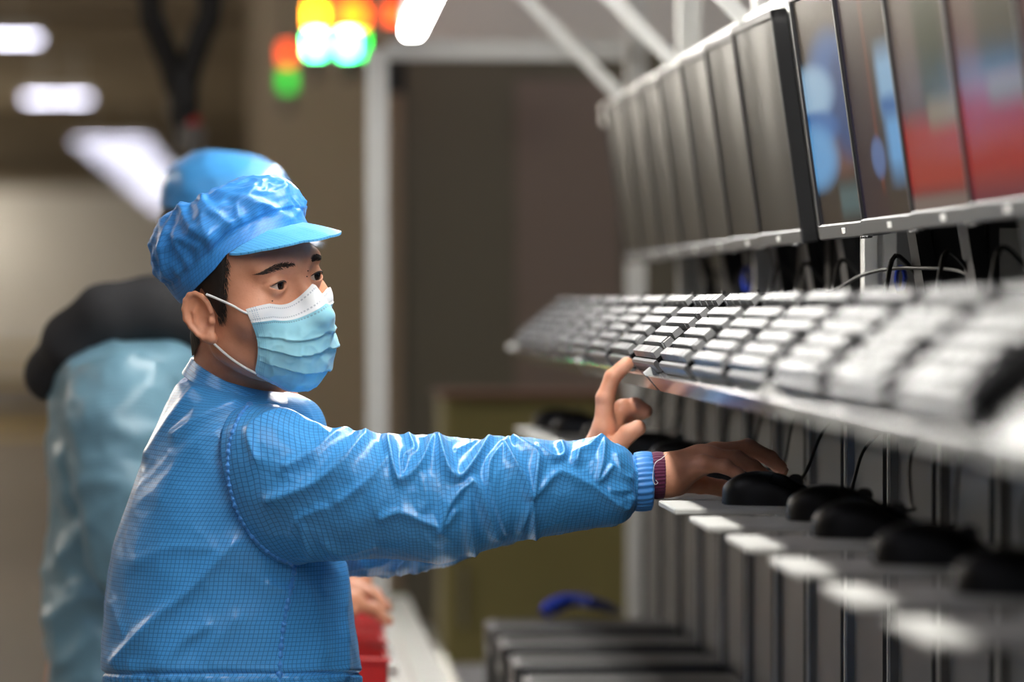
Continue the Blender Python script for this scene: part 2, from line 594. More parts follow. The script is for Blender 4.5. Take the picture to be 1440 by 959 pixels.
# grey panels, one for each bay, and the dark backing seen in the gaps
for i in range(-8, 10):
    y0 = GAP0 + i * PITCHY + .03
    y1 = y0 + .36
    m = MB()
    zt, zb = H - .01, .12
    pr = [(.735, y0), (.70, y0), (.70, y0 + .012), (.708, y0 + .02), (.708, y1 - .02), (.70, y1 - .012), (.70, y1), (.735, y1)]
    m.grid([[(x, y, z) for x, y in pr] for z in (zb, zt)], flip=True)
    m.build('panel', M_grey, rack, 20)
    box('edge_glint', (.697, y1 - .010, zb), (.7, y1 - .002, zt), M_alu, rack)  # pale strip standing in for the reflection along the panel edge
box('back_sheet', (.86, 1.6, .05), (.87, 9.4, H + .36), M_dark, rack)
box('monitor_shelf', (.60, 1.9, H - .035), (.86, 9.45, H - .015), M_dark, rack, .003)
box('foot_beam', (.69, 1.9, 0), (.80, 10.1, .12), M_grey, rack, .01)

# luminaire over the line
lum = thing('line_luminaire', (.26, 6.2, H + .56), 'long white tube luminaire hanging over the keyboard shelf', 'lamp')
box('lamp_housing', (.235, 2.4, H + .548), (.285, 9.35, H + .585), M_white, lum, .006)
box('diffuser', (.240, 2.41, H + .515), (.280, 9.34, H + .5479), M_tube, lum, .008)
for y in (3.0, 4.5, 6.0, 7.5, 9.0):
    MB().cyl((.26, y, H + .585), (.27, y, H + .84), .005, n=6).build('hanger', M_alu, lum)

# ------------------------------------------------------------------ keyboard shelf and keyboards
SX0, SZ0, SX1, SZ1 = .4406, H - .080, .545, H + .008     # front and back edge of the tilted plane
SL = math.hypot(SX1 - SX0, SZ1 - SZ0)
EU = np.array([(SX1 - SX0) / SL, 0, (SZ1 - SZ0) / SL])   # up the slope
EN = np.array([-EU[2], 0, EU[0]])                        # off the slope
def on_shelf(y, v, wn):
    return np.array([SX0, y, SZ0]) + EU * v + EN * wn
secs = [(2.56, 4.30), (4.31, 5.64), (5.66, 6.96), (6.98, 9.06)]
said = ['white sheet-metal keyboard shelf at the near end of the line', 'keyboard shelf with the shiny lip x',
        'keyboard shelf whose lip the pointing finger touches', 'keyboard shelf at the far end of the line']
said[1] = 'keyboard shelf with a mirror-like lip above the hand on the mouse'
for (a, b), lb in zip(secs, said):
    t = thing('keyboard_shelf', ((SX0 + SX1) / 2, (a + b) / 2, SZ0), lb, 'shelf', 'tilted keyboard shelves')
    pr = [(-.008, .004), (-.008, -.019), (-.0055, -.019), (-.0055, -.004), (.135, -.004), (.160, -.03), (.163, -.03), (.137, .000), (-.0055, .000), (-.0055, .004)]
    m = MB()
    m.grid([[on_shelf(y, v, q - .0) for v, q in pr] for y in (a, b)], cv=True)
    m.f.append(list(range(10))[::-1]); m.f.append(list(range(10, 20)))
    m.build('tray', M_sheet, t, 20)
    for y in (a, b):
        s_ = 1 if y == a else -1
        m = MB()
        c8 = [on_shelf(y + s_ * e, v, q) for e in (0, .004) for v, q in ((-.008, -.019), (.137, -.024), (.137, .008), (.02, .009), (-.008, .009))]
        m.add(c8, [(0, 1, 2, 3, 4), (9, 8, 7, 6, 5)] + [(i, (i + 1) % 5, 5 + (i + 1) % 5, 5 + i) for i in range(5)])
        m.build('end_plate', M_white, t, 20)
    for y in np.arange(a + .2, b - .05, .84):
        box('bracket', (SX1 + .01, y - .015, H - .05), (.75, y + .015, H - .02), M_alu, t, .003)
def make_keyboard(y0, label):
    t = thing('keyboard', on_shelf(y0 + .2, .065, .0), label, 'keyboard', 'keyboards along the tilted shelf')
    R = np.stack([np.array([0, -1., 0]), EU, EN], 1)        # local u (user's right), v (up the slope), n
    o = on_shelf(y0 + .376, .004, 0)
    L, D = .340, .127
    def put(q):
        return np.asarray(q, float) @ R.T + o
    m = MB()
    pr = [(0, 0), (0, .011), (.003, .0135), (D - .004, .0165), (D, .013), (D, 0)]
    m.grid([[put((u, v, n_)) for v, n_ in pr] for u in (0, L)], cv=True, flip=False)
    m.f.append(list(range(6))); m.f.append(list(range(6, 12))[::-1])
    m.build('case', M_keybase, t, 20)
    m = MB()
    m.grid([[put((u, v, n_)) for v, n_ in ((-.0012, .001), (-.0012, .0125), (.0008, .0150), (.0050, .0152), (.0050, .001))] for u in (-.0005, L + .0005)], cv=True)
    m.f += [[0, 1, 2, 3, 4], [9, 8, 7, 6, 5]]
    m.build('front_strip', M_keys, t, 20)
    k = MB()
    pt = .0176
    def key(u, v, wu, wv=1):
        a = .0012; b_ = .0022
        u0, u1, v0, v1 = u + a, u + wu * pt - a, v + b_, v + wv * pt - b_
        z0, z1, c = .0155, .0235, .0016
        q = [(u0, v0, z0), (u1, v0, z0), (u1, v1, z0), (u0, v1, z0), (u0 + c, v0 + c, z1), (u1 - c, v0 + c, z1), (u1 - c, v1 - c * .5, z1), (u0 + c, v1 - c * .5, z1)]
        k.add([put(x) for x in q], [(4, 5, 6, 7), (0, 1, 5, 4), (1, 2, 6, 5), (2, 3, 7, 6), (3, 0, 4, 7)])
    rows = [[1.25, 1.25, 1.25, 6.25, 1.25, 1.25, 1.25, 1.25], [2.25] + [1] * 10 + [2.75], [1.75] + [1] * 11 + [2.25], [1.5] + [1] * 12 + [1.5], [1] * 13 + [2]]
    vs = [.0045 + i * pt for i in range(5)] + [.0045 + 5 * pt + .0065]
    for r, row in enumerate(rows):
        u = .006
        for wd in row:
            key(u, vs[r], wd); u += wd * pt
    u = .006
    for g in (1, 0, 4, 0, 4, 0, 4):
        if g: 
            for _ in range(g): key(u, vs[5], 1); u += pt
        else: u += pt * .62
    un = .006 + 15 * pt + .007
    for r in (3, 4):
        for c in range(3): key(un + c * pt, vs[r], 1)
    for c in range(3): key(un + c * pt, vs[0], 1); key(un + c * pt, vs[5], 1)
    key(un + pt, vs[1], 1)
    k.build('keycaps', M_keys, t, 20, kind='stuff')
    m = MB()
    m.box(put((.03, D + .002, .002)), put((.05, D + .012, .008)))
    m.build('cable_exit', M_cable, t)
    return t
KY = [3.02 + .42 * i for i in range(14)]
kb0 = None
for i, y in enumerate(KY):
    lb = '%s keyboard from the near end of the tilted shelf' % ORD[i]
    if i == 6: lb = 'sharply focused keyboard with pale keycaps above the pointing finger'
    if i == 0: lb = 'blurred keyboard at the near end of the tilted shelf, its black end showing'
    if i == 13: lb = 'keyboard at the far end of the tilted shelf'
    if kb0 is None: kb0 = make_keyboard(y, lb)
    else: copy_thing(kb0, (0, y - KY[0] + random.uniform(-.004, .004), 0), lb)

# ------------------------------------------------------------------ mouse shelves, mice
TZ = H - .225
TY = [3.36 + .42 * i for i in range(14)]
tray0 = None
for i, y in enumerate(TY):
    lb = '%s mouse shelf board from the near end of the line' % ORD[i]
    if i == 6: lb = 'mouse shelf board under the hand of the masked worker'
    if tray0 is None:
        tray0 = thing('mouse_shelf', (.55, y, TZ - .01), lb, 'shelf', 'mouse shelves under the keyboards')
        box('board', (.440, y - .115, TZ - .007), (.66, y + .115, TZ), M_board, tray0, .0015)
        for s_ in (-1, 1):
            box('bracket', (.60, y + s_ * .07 - .012, TZ - .03), (.70, y + s_ * .07 + .012, TZ - .007), M_alu, tray0, .002)
    else:
        copy_thing(tray0, (0, y - TY[0], 0), lb)

def make_mouse(x, y, ang, label, zs=1.):
    """a computer mouse lying on its board, buttons towards +X"""
    t = thing('mouse', (x, y, TZ), label, 'mouse', 'computer mice on the boards')
    Rz = rot('Z', ang)
    def shape(u, th):
        # u 0 (palm end) .. 1 (button end)
        L = .112
        xx = (u - .5) * L
        wd = .0305 * (max(0, 1 - abs(2 * u - 1) ** 3.2)) ** .45 * (1 - .10 * math.sin(math.pi * u) ** 4)
        hh = .037 * (max(0, math.sin(math.pi * min(1, (u * .93 + .06)) ** .8))) ** .62
        c, s_ = math.cos(th), math.sin(th)
        yy = wd * math.copysign(abs(c) ** .75, c)
        zz = hh * (abs(s_) ** .7)
        return np.array([xx, yy, .0015 + zz])
    def patch(u0, u1, t0, t1, n, k, lift=0.):
        G = []
        for i in range(n):
            u = u0 + (u1 - u0) * i / (n - 1)
            G.append([shape(u, t0 + (t1 - t0) * j / (k - 1)) * np.array([1, 1, 1 + lift]) for j in range(k)])
        return np.array(G)
    pi = math.pi
    def bl(name, G, m, par=None):
        mb = MB()
        for g in G: mb.grid(g @ Rz.T + np.array([x, y, TZ]))
        return mb.build(name, m, par or t, 50)
    body = [patch(.005, .56, 0, pi, 16, 21), patch(.56, .995, 0, pi * .2, 12, 5), patch(.56, .995, pi * .8, pi, 12, 5), patch(.56, .97, pi * .47, pi * .53, 10, 3)]
    mb = MB()
    for g in body: mb.grid(g @ Rz.T + np.array([x, y, TZ]))
    mb.box(np.array([-.048, -.026, .0]) , np.array([.048, .026, .004]), .002, Rz) if False else None
    mb.build('shell', M_mouse, t, 50)
    bl('button', [patch(.57, .992, pi * .21, pi * .46, 12, 8, .012)], M_mouse)
    bl('button', [patch(.57, .992, pi * .54, pi * .79, 12, 8, .012)], M_mouse)
    wc = np.array([.030, 0, .027]) @ Rz.T + np.array([x, y, TZ])
    ax_ = np.array([0, 1, 0]) @ Rz.T
    MB().cyl(wc - ax_ * .0035, wc + ax_ * .0035, .0085, n=14).build('scroll_wheel', M_cable, t)
    bm_ = MB()
    bm_.grid([[(np.array([(u - .5) * .108, s_ * .027 * (max(0, 1 - abs(2 * u - 1) ** 3)) ** .5, zz])) @ Rz.T + np.array([x, y, TZ]) for s_, zz in ((-1, .0), (-1, .003), (1, .003), (1, .0))] for u in np.linspace(.01, .99, 12)], cv=True)
    bm_.build('base', M_black, t)
    return t
def mouse_cable(t, x, y, ang, end, sag=.02):
    d = rot('Z', ang) @ np.array([1, 0, 0])
    a = np.array([x, y, TZ + .012]) + d * .055
    e = np.array(end)
    pts = [a, a + d * .03 + np.array([0, 0, .002]), a * .5 + e * .5 + np.array([.012, .0, -sag]), e, np.array([max(e[0] + .02, .705), e[1] + .03, e[2] + .03])]
    MB().tube(catmull(pts, 24), .0021, 6).build('cable', M_cable, t)
# (x, y, angle of the nose, label)
mice = [(.535, 5.81, -8, 'black mouse held under the hand of the masked worker', P(1158, 606, 5.9)),
        (.556, 5.44, -24, 'black mouse just in front of the hand, in focus', P(1215, 633, 5.5)),
        (.585, 5.03, -30, 'small blurred black mouse, second in front of the hand', P(1282, 638, 5.1)),
        (.572, 4.66, -26, 'large blurred black mouse, third in front of the hand', P(1352, 640, 4.75)),
        (.570, 4.17, -24, 'large blurred black mouse, fourth in front of the hand', P(1445, 700, 4.2)),
        (.580, 3.73, -22, 'blurred black mouse cut by the edge of the picture', (.69, 3.7, H - .14)),
        (.575, 6.30, -20, 'black mouse on the first board beyond the hand', (.68, 6.35, H - .15)),
        (.570, 6.72, -24, 'black mouse on the second board beyond the hand', (.68, 6.75, H - .15)),
        (.565, 7.14, -18, 'black mouse on the third board beyond the hand', (.68, 7.2, H - .15)),
        (.560, 7.98, -20, 'black mouse on the fifth board beyond the hand', (.68, 8.05, H - .15)),
        (.535, 8.42, -15, 'far blurred black mouse behind the raised hand', (.68, 8.5, H - .15)),
        (.520, 8.80, -15, 'farthest black mouse, on the last board beyond the raised hand', (.68, 8.9, H - .15))]
for x, y, a, lb, e in mice:
    t = make_mouse(x, y, a, lb)
    mouse_cable(t, x, y, a, e)
    mb = MB()

# ------------------------------------------------------------------ monitors
def screen_mat(name, build):  # glow painted on the screens to stand for reflections in them
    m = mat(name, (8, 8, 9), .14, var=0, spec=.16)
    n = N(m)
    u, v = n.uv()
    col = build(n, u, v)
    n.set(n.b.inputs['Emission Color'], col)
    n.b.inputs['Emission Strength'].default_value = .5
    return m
def blob(n, u, v, cu, cv, ru, rv, soft=.75):
    a = n.math('POWER', n.math('DIVIDE', n.math('SUBTRACT', u, cu), ru), 2.0)
    b = n.math('POWER', n.math('DIVIDE', n.math('SUBTRACT', v, cv), rv), 2.0)
    d = n.math('ADD', a, b)
    mr = n.new('MapRange', interpolation_type='SMOOTHSTEP')
    n.set(mr.inputs[0], d); mr.inputs[1].default_value = 1 + soft; mr.inputs[2].default_value = 1 - soft
    return mr.outputs[0]
def rect(n, u, v, a, b, c, d, s=.03):
    def edge(x, lo, hi):
        m1 = n.new('MapRange'); n.set(m1.inputs[0], x); m1.inputs[1].default_value = lo - s; m1.inputs[2].default_value = lo + s
        m2 = n.new('MapRange'); n.set(m2.inputs[0], x); m2.inputs[1].default_value = hi + s; m2.inputs[2].default_value = hi - s
        return n.math('MULTIPLY', m1.outputs[0], m2.outputs[0])
    return n.math('MULTIPLY', edge(u, a, b), edge(v, c, d))
def refl_a(n, u, v):           # u: 0 far .. 1 near end, v: 0 bottom .. 1 top
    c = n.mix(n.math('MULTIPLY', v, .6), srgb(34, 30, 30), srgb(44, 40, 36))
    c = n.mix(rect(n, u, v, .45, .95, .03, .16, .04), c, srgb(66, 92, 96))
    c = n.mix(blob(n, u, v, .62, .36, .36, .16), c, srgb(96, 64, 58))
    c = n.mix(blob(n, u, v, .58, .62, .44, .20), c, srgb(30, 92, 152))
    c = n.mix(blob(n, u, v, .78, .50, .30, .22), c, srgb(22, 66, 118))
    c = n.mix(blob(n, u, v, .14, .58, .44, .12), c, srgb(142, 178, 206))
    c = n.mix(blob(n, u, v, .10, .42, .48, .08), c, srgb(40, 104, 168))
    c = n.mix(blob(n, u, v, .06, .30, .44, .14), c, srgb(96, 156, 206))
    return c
def refl_b(n, u, v):
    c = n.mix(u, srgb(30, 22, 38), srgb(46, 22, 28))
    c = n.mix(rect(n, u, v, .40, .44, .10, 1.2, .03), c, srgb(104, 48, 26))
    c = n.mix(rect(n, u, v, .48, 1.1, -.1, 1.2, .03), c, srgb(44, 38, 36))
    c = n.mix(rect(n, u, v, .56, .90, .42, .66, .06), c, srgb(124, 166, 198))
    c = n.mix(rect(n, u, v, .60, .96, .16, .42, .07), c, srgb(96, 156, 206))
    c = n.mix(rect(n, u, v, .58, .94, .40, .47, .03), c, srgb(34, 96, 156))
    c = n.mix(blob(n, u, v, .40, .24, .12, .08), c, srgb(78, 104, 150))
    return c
def refl_c(n, u, v):
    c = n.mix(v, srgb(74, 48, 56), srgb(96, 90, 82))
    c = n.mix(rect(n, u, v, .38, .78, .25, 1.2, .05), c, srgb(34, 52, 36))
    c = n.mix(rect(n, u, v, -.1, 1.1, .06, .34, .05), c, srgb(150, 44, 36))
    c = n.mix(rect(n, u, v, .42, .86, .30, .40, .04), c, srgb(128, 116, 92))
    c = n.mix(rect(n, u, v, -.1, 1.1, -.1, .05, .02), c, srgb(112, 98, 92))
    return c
def refl_d(n, u, v):
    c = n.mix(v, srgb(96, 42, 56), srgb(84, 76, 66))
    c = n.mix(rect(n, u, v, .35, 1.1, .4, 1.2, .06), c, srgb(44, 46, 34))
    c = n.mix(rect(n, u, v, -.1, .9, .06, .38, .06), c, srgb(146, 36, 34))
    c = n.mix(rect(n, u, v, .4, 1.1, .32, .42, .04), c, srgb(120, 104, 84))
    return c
SC = [screen_mat('screen_%s' % k, f) for k, f in (('blue', refl_a), ('purple', refl_b), ('red', refl_c), ('crimson', refl_d))]
# switched-off screens under wavy protective film
M_film = mat('screen_off_film', (13, 13, 12), .28, var=0, spec=.17)
n = N(M_film)
tc = n.new('TexCoord')
wv = n.new('TexWave', wave_type='BANDS', bands_direction='Y')
wv.inputs['Scale'].default_value = 1.3; wv.inputs['Distortion'].default_value = 5; wv.inputs['Detail'].default_value = 1; wv.inputs['Detail Scale'].default_value = .8
n.set(wv.inputs[0], tc.outputs['Object'])
bp = n.new('Bump'); bp.inputs['Strength'].default_value = .35; bp.inputs['Distance'].default_value = .004
n.set(bp.inputs['Height'], wv.outputs['Fac'])
n.set(n.b.inputs['Normal'], bp.outputs[0])

LEAN, YAWM = 8.0, 2.0
def make_monitor(y, label, sm, x=.675):
    Wd, Ht = .41, .305
    base = np.array([x, y, H + .080])
    t = thing('monitor', (x + .1, y, H - .015), label, 'monitor', 'monitors along the rack')
    Rm = rot('Z', YAWM) @ rot('Y', -LEAN)
    def put(q):
        return np.asarray(q, float) @ Rm.T + base
    def rb(name, lo, hi, m, b=.002):
        mb = MB(); lo, hi = np.array(lo), np.array(hi)
        k = MB().box(lo, hi, b)
        mb.add(put(np.concatenate(k.v)), k.f)
        return mb.build(name, m, t, 35)
    # front is at local x = 0 facing -x ; y along the line ; z up
    e = .012
    rb('bezel', (0, -Wd / 2, .0), (.022, -Wd / 2 + e, Ht), M_bezel)
    rb('bezel', (0, Wd / 2 - e, .0), (.022, Wd / 2, Ht), M_bezel)
    rb('bezel', (0, -Wd / 2, Ht - e), (.022, Wd / 2, Ht), M_bezel)
    rb('bezel', (-.001, -Wd / 2, .0), (.022, Wd / 2, .019), M_chin)
    rb('badge', (-.0022, -.012, .006), (-.0008, .012, .013), M_white, .0004)
    for k in range(4):
        rb('button', (-.002, -Wd / 2 + .03 + k * .016, -.002), (.004, -Wd / 2 + .038 + k * .016, .001), M_bezel, .0008)
    mb = MB()
    q = [(.003, Wd / 2 - e, .019), (.003, -Wd / 2 + e, .019), (.003, -Wd / 2 + e, Ht - e), (.003, Wd / 2 - e, Ht - e)]
    mb.add(put(q), [(0, 1, 2, 3)], [(0.0001, 0), (1, 0), (1, 1), (0.0001, 1)])
    mb.build('screen', sm, t, 0)
    rb('rear_shell', (.022, -Wd / 2 + .004, .004), (.040, Wd / 2 - .004, Ht - .004), M_cased, .006)
    rb('rear_shell', (.040, -Wd / 2 + .05, .05), (.062, Wd / 2 - .05, Ht - .05), M_black, .008)
    # leaning flat stand and foot
    a = put((.055, 0, .12)); z0 = H - .015
    mb = MB()
    mb.grid([[(a[0] + .02, y - .035, a[2]), (a[0] + .035, y - .035, a[2]), (a[0] + .035, y + .035, a[2]), (a[0] + .02, y + .035, a[2])],
             [(a[0] + .055, y - .04, z0 + .01), (a[0] + .075, y - .04, z0 + .01), (a[0] + .075, y + .04, z0 + .01), (a[0] + .055, y + .04, z0 + .01)]], cv=True, flip=True)
    mb.f += [[0, 1, 2, 3], [7, 6, 5, 4]]
    mb.build('stand_neck', M_black, t, 20)
    box('stand_base', (.66, y - .09, z0), (.84, y + .09, z0 + .012), M_black, t, .004)
    return t
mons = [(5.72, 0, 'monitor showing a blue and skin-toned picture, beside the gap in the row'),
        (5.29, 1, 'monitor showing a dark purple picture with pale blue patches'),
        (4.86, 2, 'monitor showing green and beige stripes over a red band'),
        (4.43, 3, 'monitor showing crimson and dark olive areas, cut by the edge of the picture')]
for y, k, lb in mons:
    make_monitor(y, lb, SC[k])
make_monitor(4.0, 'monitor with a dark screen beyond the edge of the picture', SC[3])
off0 = None
for i in range(7):
    y = 6.42 + .43 * i
    lb = '%s switched-off monitor with wavy film, counted away from the lit screens' % ORD[i]
    if off0 is None: off0 = make_monitor(y, lb, M_film, .67)
    else: copy_thing(off0, (0, .43 * i, 0), lb)

# black computers and cables behind the keyboards
def pc_small(y, label, sticker=False):
    t = thing('mini_computer', (.80, y, H - .015), label, 'computer', 'black computers behind the keyboards')
    box('case', (.775, y - .035, H - .015), (.85, y + .035, H + .19), M_case, t, .004)
    box('front_panel', (.770, y - .030, H - .010), (.775, y + .030, H + .185), M_black, t, .001)
    for k in range(3):
        box('port', (.7685, y - .02 + .014 * k, H + .02), (.7705, y - .012 + .014 * k, H + .035), M_steel, t)
    if sticker:
        box('sticker', (.79, y - .0362, H + .015), (.83, y - .035, H + .085), M_label, t)
    MB().tube(catmull([(.77, y, H + .03), (.74, y + .02, H + .06), (.72, y - .03, H + .01), (.70, y - .06, H - .012)], 16), .003, 6).build('cable', M_cable, t)
    return t
pc_small(5.30, 'black mini computer with a white sticker behind the keyboards', True)
for i, y in enumerate((4.9, 5.75, 6.3, 6.75, 7.1, 7.65, 8.2)):
    pc_small(y, 'black mini computer behind the keyboards, %s of the plain ones from the near end' % ORD[i])
ck = MB().tube(catmull([P(1128, 424, 6.1), P(1175, 408, 6.05), P(1210, 388, 5.95), P(1250, 378, 5.8), P(1300, 377, 5.6), P(1345, 380, 5.45), P(1370, 392, 5.3)], 60), .0024, 8).build('loose_cable', M_cable, None, off=P(1250, 390, 5.8))
tag(ck, 'thin black cable looping behind the keyboards in front of a pale post', 'cable')
for i, (px, d, lb) in enumerate(((1265, 5.95, 'dark blue coiled cable tie beside the pale post'), (1050, 7.3, 'blue cable bundle behind the far keyboards'))):
    pts = [P(px + 6 * math.cos(a * 1.05) + a * .15, 392 + 17 * math.sin(a * 1.05), d + .004 * a) for a in np.linspace(0, 18, 60)]
    o_ = MB().tube(pts, .0022, 6).build('cable_coil', M_blue, None, off=P(px, 392, d))
    tag(o_, lb, 'cable')

# ------------------------------------------------------------------ lower conveyor with black computer cases
CB = H - .76                                     # roller bed
cv = thing('roller_conveyor', (.4, 7.3, 0), 'low roller conveyor with pale side rails carrying black computer cases', 'conveyor')
box('side_rail', (.180, 3.5, CB - .06), (.283, 10.35, H - .62), M_white, cv, .006)
box('side_rail', (.690, 3.5, CB - .06), (.697, 10.35, CB + .03), M_white, cv, .002)
box('guide_strip', (.222, 3.5, H - .62), (.236, 10.3, H - .612), M_alu, cv, .002)
mb = MB()
for i, y in enumerate(np.arange(3.6, 10.3, .075)):
    mb.cyl((.285, y, CB - .025), (.689, y, CB - .025), .024, n=10)
mb.build('rollers', M_steel, cv, 40, kind='stuff')
mb = MB()
for i, y in enumerate(np.arange(3.6, 10.3, .05)):
    mb.box(np.array([.296, y, CB + .045]), np.array([.318 + .01 * (i % 2), y + .03, CB + .075 + .012 * (i % 2)]), .004)
mb.build('drive_chain', M_steel, cv, 30, kind='stuff')
box('chain_guide', (.286, 3.5, CB), (.335, 10.3, CB + .045), M_grey, cv, .003)
for y in (4.2, 6.2, 8.2, 10.1):
    for x in (.2, .66):
        box('leg', (x, y - .025, 0), (x + .04, y + .025, CB - .06), M_alu, cv, .003)
pc0 = None
for i in range(9):
    y = 5.02 + .425 * i
    lb = '%s black computer case lying on the conveyor, counted from the near end' % ORD[i]
    if pc0 is None:
        pc0 = thing('computer_case', (.54, y, CB), lb, 'computer', 'black computer cases on the conveyor')
        zt = H - .555
        box('housing', (.372, y - .12, CB), (.688, y + .12, zt), M_case, pc0, .004)
        box('front_panel', (.3655, y - .118, CB + .002), (.372, y + .118, zt - .002), M_black, pc0, .002)
        box('lid_seam', (.378, y - .114, zt), (.684, y + .110, zt + .0015), M_case, pc0, .0006)
        for k in range(5):
            box('vent', (.40 + .05 * k, y - .1215, CB + .05), (.43 + .05 * k, y - .12, zt - .05), M_black, pc0)
        box('drive_slot', (.3645, y - .09, zt - .05), (.3655, y + .03, zt - .035), M_steel, pc0)
    else:
        copy_thing(pc0, (0, .425 * i, 0), lb)
pts = [P(762, 858, 8.5), P(775, 845, 8.55), P(805, 838, 8.6), P(838, 845, 8.6), P(862, 853, 8.6), P(835, 848, 8.5), P(800, 842, 8.5), P(772, 853, 8.45)]
mb = MB()
for k in range(4):
    mb.tube(catmull([q + np.array([.004 * k, .012 * k, -.004 * k]) for q in pts], 50), .0045, 8)
tag(mb.build('cable_bundle', M_blue, None, off=P(800, 850, 8.5)), 'loose bundle of bright blue cable on a far computer case', 'cable')

# red clamps along the conveyor's aisle side
for i, (px, py, d) in enumerate(((508, 870, 8.6), (510, 897, 8.1), (512, 924, 7.7), (514, 950, 7.3))):
    c = P(px, py, d)
    t = thing('red_bin', (c[0], d, c[2] - .03), '%s small red plastic bin hooked to the conveyor rail, counted from the far one' % ORD[i], 'bin', 'red bins on the conveyor rail')
    w_, l_, h_ = .032, .10, .030
    mb = MB()
    for lo, hi in (((-w_, -l_, -h_), (w_, l_, -h_ + .004)), ((-w_, -l_, -h_), (-w_ + .004, l_, h_)), ((w_ - .004, -l_, -h_), (w_, l_, h_)), ((-w_, -l_, -h_), (w_, -l_ + .004, h_)), ((-w_, l_ - .004, -h_), (w_, l_, h_))):
        mb.box(c + np.array(lo), c + np.array(hi), .001)
    mb.build('shell', M_red, t)
    box('rim', c + np.array([-w_ - .004, -l_ - .004, h_ - .004]), c + np.array([w_ + .004, -l_ + .004, h_ + .004]), M_red, t, .002)
    box('rim', c + np.array([-w_ - .004, l_ - .004, h_ - .004]), c + np.array([w_ + .004, l_ + .004, h_ + .004]), M_red, t, .002)
    box('hook', (c[0] + w_ - .002, d - .03, c[2] + .0), (.182, d + .03, c[2] + .02), M_alu, t, .002)

# olive cabinet behind the end of the line
a, b = P(625, 560, 11.6), P(890, 840, 11.6)
t = thing('cabinet', ((a[0] + b[0]) / 2, 11.9, 0), 'dull olive cabinet behind the end post of the line', 'cabinet')
box('body', (a[0], 11.62, .08), (b[0] + .5, 12.2, a[2]), M_olive, t, .008)
box('plinth', (a[0] + .02, 11.66, 0), (b[0] + .48, 12.16, .08), M_dark, t)
for k in range(2):
    xa = a[0] + .015 + k * (b[0] + .5 - a[0]) / 2
    dr = box('door', (xa, 11.6, .12), (xa + (b[0] + .5 - a[0]) / 2 - .03, 11.62, a[2] - .03), M_olive, t, .003)
    MB().cyl((xa + .03, 11.585, .75), (xa + .03, 11.585, .9), .007, n=8).build('handle', M_steel, dr)
box('top_board', (a[0] - .01, 11.59, a[2]), (b[0] + .51, 12.21, a[2] + .012), mat('brown_board', (120, 84, 60), .7, scale=5), t, .003)

# signal towers in the hall (two lit modules each)
M_or = mat('signal_orange', (255, 90, 10), .3, var=0, emit=((255, 80, 6), 9))
M_orb = mat('signal_amber', (255, 150, 10), .3, var=0, emit=((255, 150, 10), 20))
M_gr = mat('signal_green', (0, 220, 60), .3, var=0, emit=((0, 226, 60), 8))
M_grb = mat('signal_green_bright', (120, 255, 200), .3, var=0, emit=((70, 255, 150), 34))
M_grd = mat('signal_green_dim', (0, 160, 40), .3, var=0, emit=((20, 200, 50), 1.6))
M_ord = mat('signal_orange_dim', (200, 70, 10), .3, var=0, emit=((255, 80, 20), 2.2))
for i, (px, yo, yg, d, mo, mg, lb) in enumerate(((444, 22, 62, 22, M_orb, M_grb, 'brightest signal tower, amber over green, first of the lit trio'),
        (489, 20, 62, 23.2, M_or, M_grb, 'signal tower with orange over bright green, middle of the lit trio'),
        (503, 22, 62, 24.4, M_or, M_gr, 'signal tower with orange over plain green, last of the lit trio'),
        (404, 76, 113, 26, M_ord, M_grd, 'dim low signal tower with faint orange and green'),
        (556, 20, 58, 13.6, M_ord, None, 'single orange signal lamp beside the line luminaire'))):
    o, g = P(px, yo, d), P(px, yg, d)
    hh = (o[2] - g[2]) * .36
    t = thing('signal_tower', (g[0], d, g[2] - .12), lb, 'signal light', 'signal towers of the hall')
    MB().cyl(o - [0, 0, hh], o + [0, 0, hh], .034, n=14).build('orange_lens', mo, t)
    if mg:
        MB().cyl(g - [0, 0, hh], g + [0, 0, hh], .034, n=14).build('green_lens', mg, t)
    MB().cyl(o + [0, 0, hh], o + [0, 0, hh + .02], .036, .03, n=14).build('lens_cap', M_black, t)
    MB().cyl(g - [0, 0, hh + .12], g - [0, 0, hh], .028, n=12).build('housing', M_black, t)
    top = np.array([o[0], d, ZC])
    MB().cyl(o + [0, 0, hh + .02], top, .012, n=8).build('mounting_pole', M_black, t)

# black hoses and hanging tool over the aisle
t = thing('hanging_tool', P(262, 190, 11), 'black tool hanging from two dark hoses above the blue caps', 'tool')
for xs in ((205, 222, 240, 250), (300, 284, 268, 258)):
    MB().tube(catmull([P(xs[0], -260, 11), P(xs[0] + (6 if xs[0] < 250 else -4), 0, 11), P(xs[1], 45, 11), P(xs[2], 92, 11), P(xs[3], 130, 11)], 30), .030, 10).build('hose', M_cable, t)
MB().lathe([(.02, .09), (.035, .08), (.036, -.02), (.028, -.05), (.028, -.09), (.012, -.10)], P(258, 150, 11), 14).build('body', M_black, t)
MB().lathe([(.004, .03), (.034, .03), (.036, .0), (.034, -.03), (.004, -.03)], P(266, 195, 11), 14).build('grip', mat('tool_grey', (120, 116, 112), .4), t)
MB().lathe([(.004, .012), (.03, .012), (.03, -.012), (.004, -.012)], P(263, 172, 11), 14).build('collar', M_red, t)
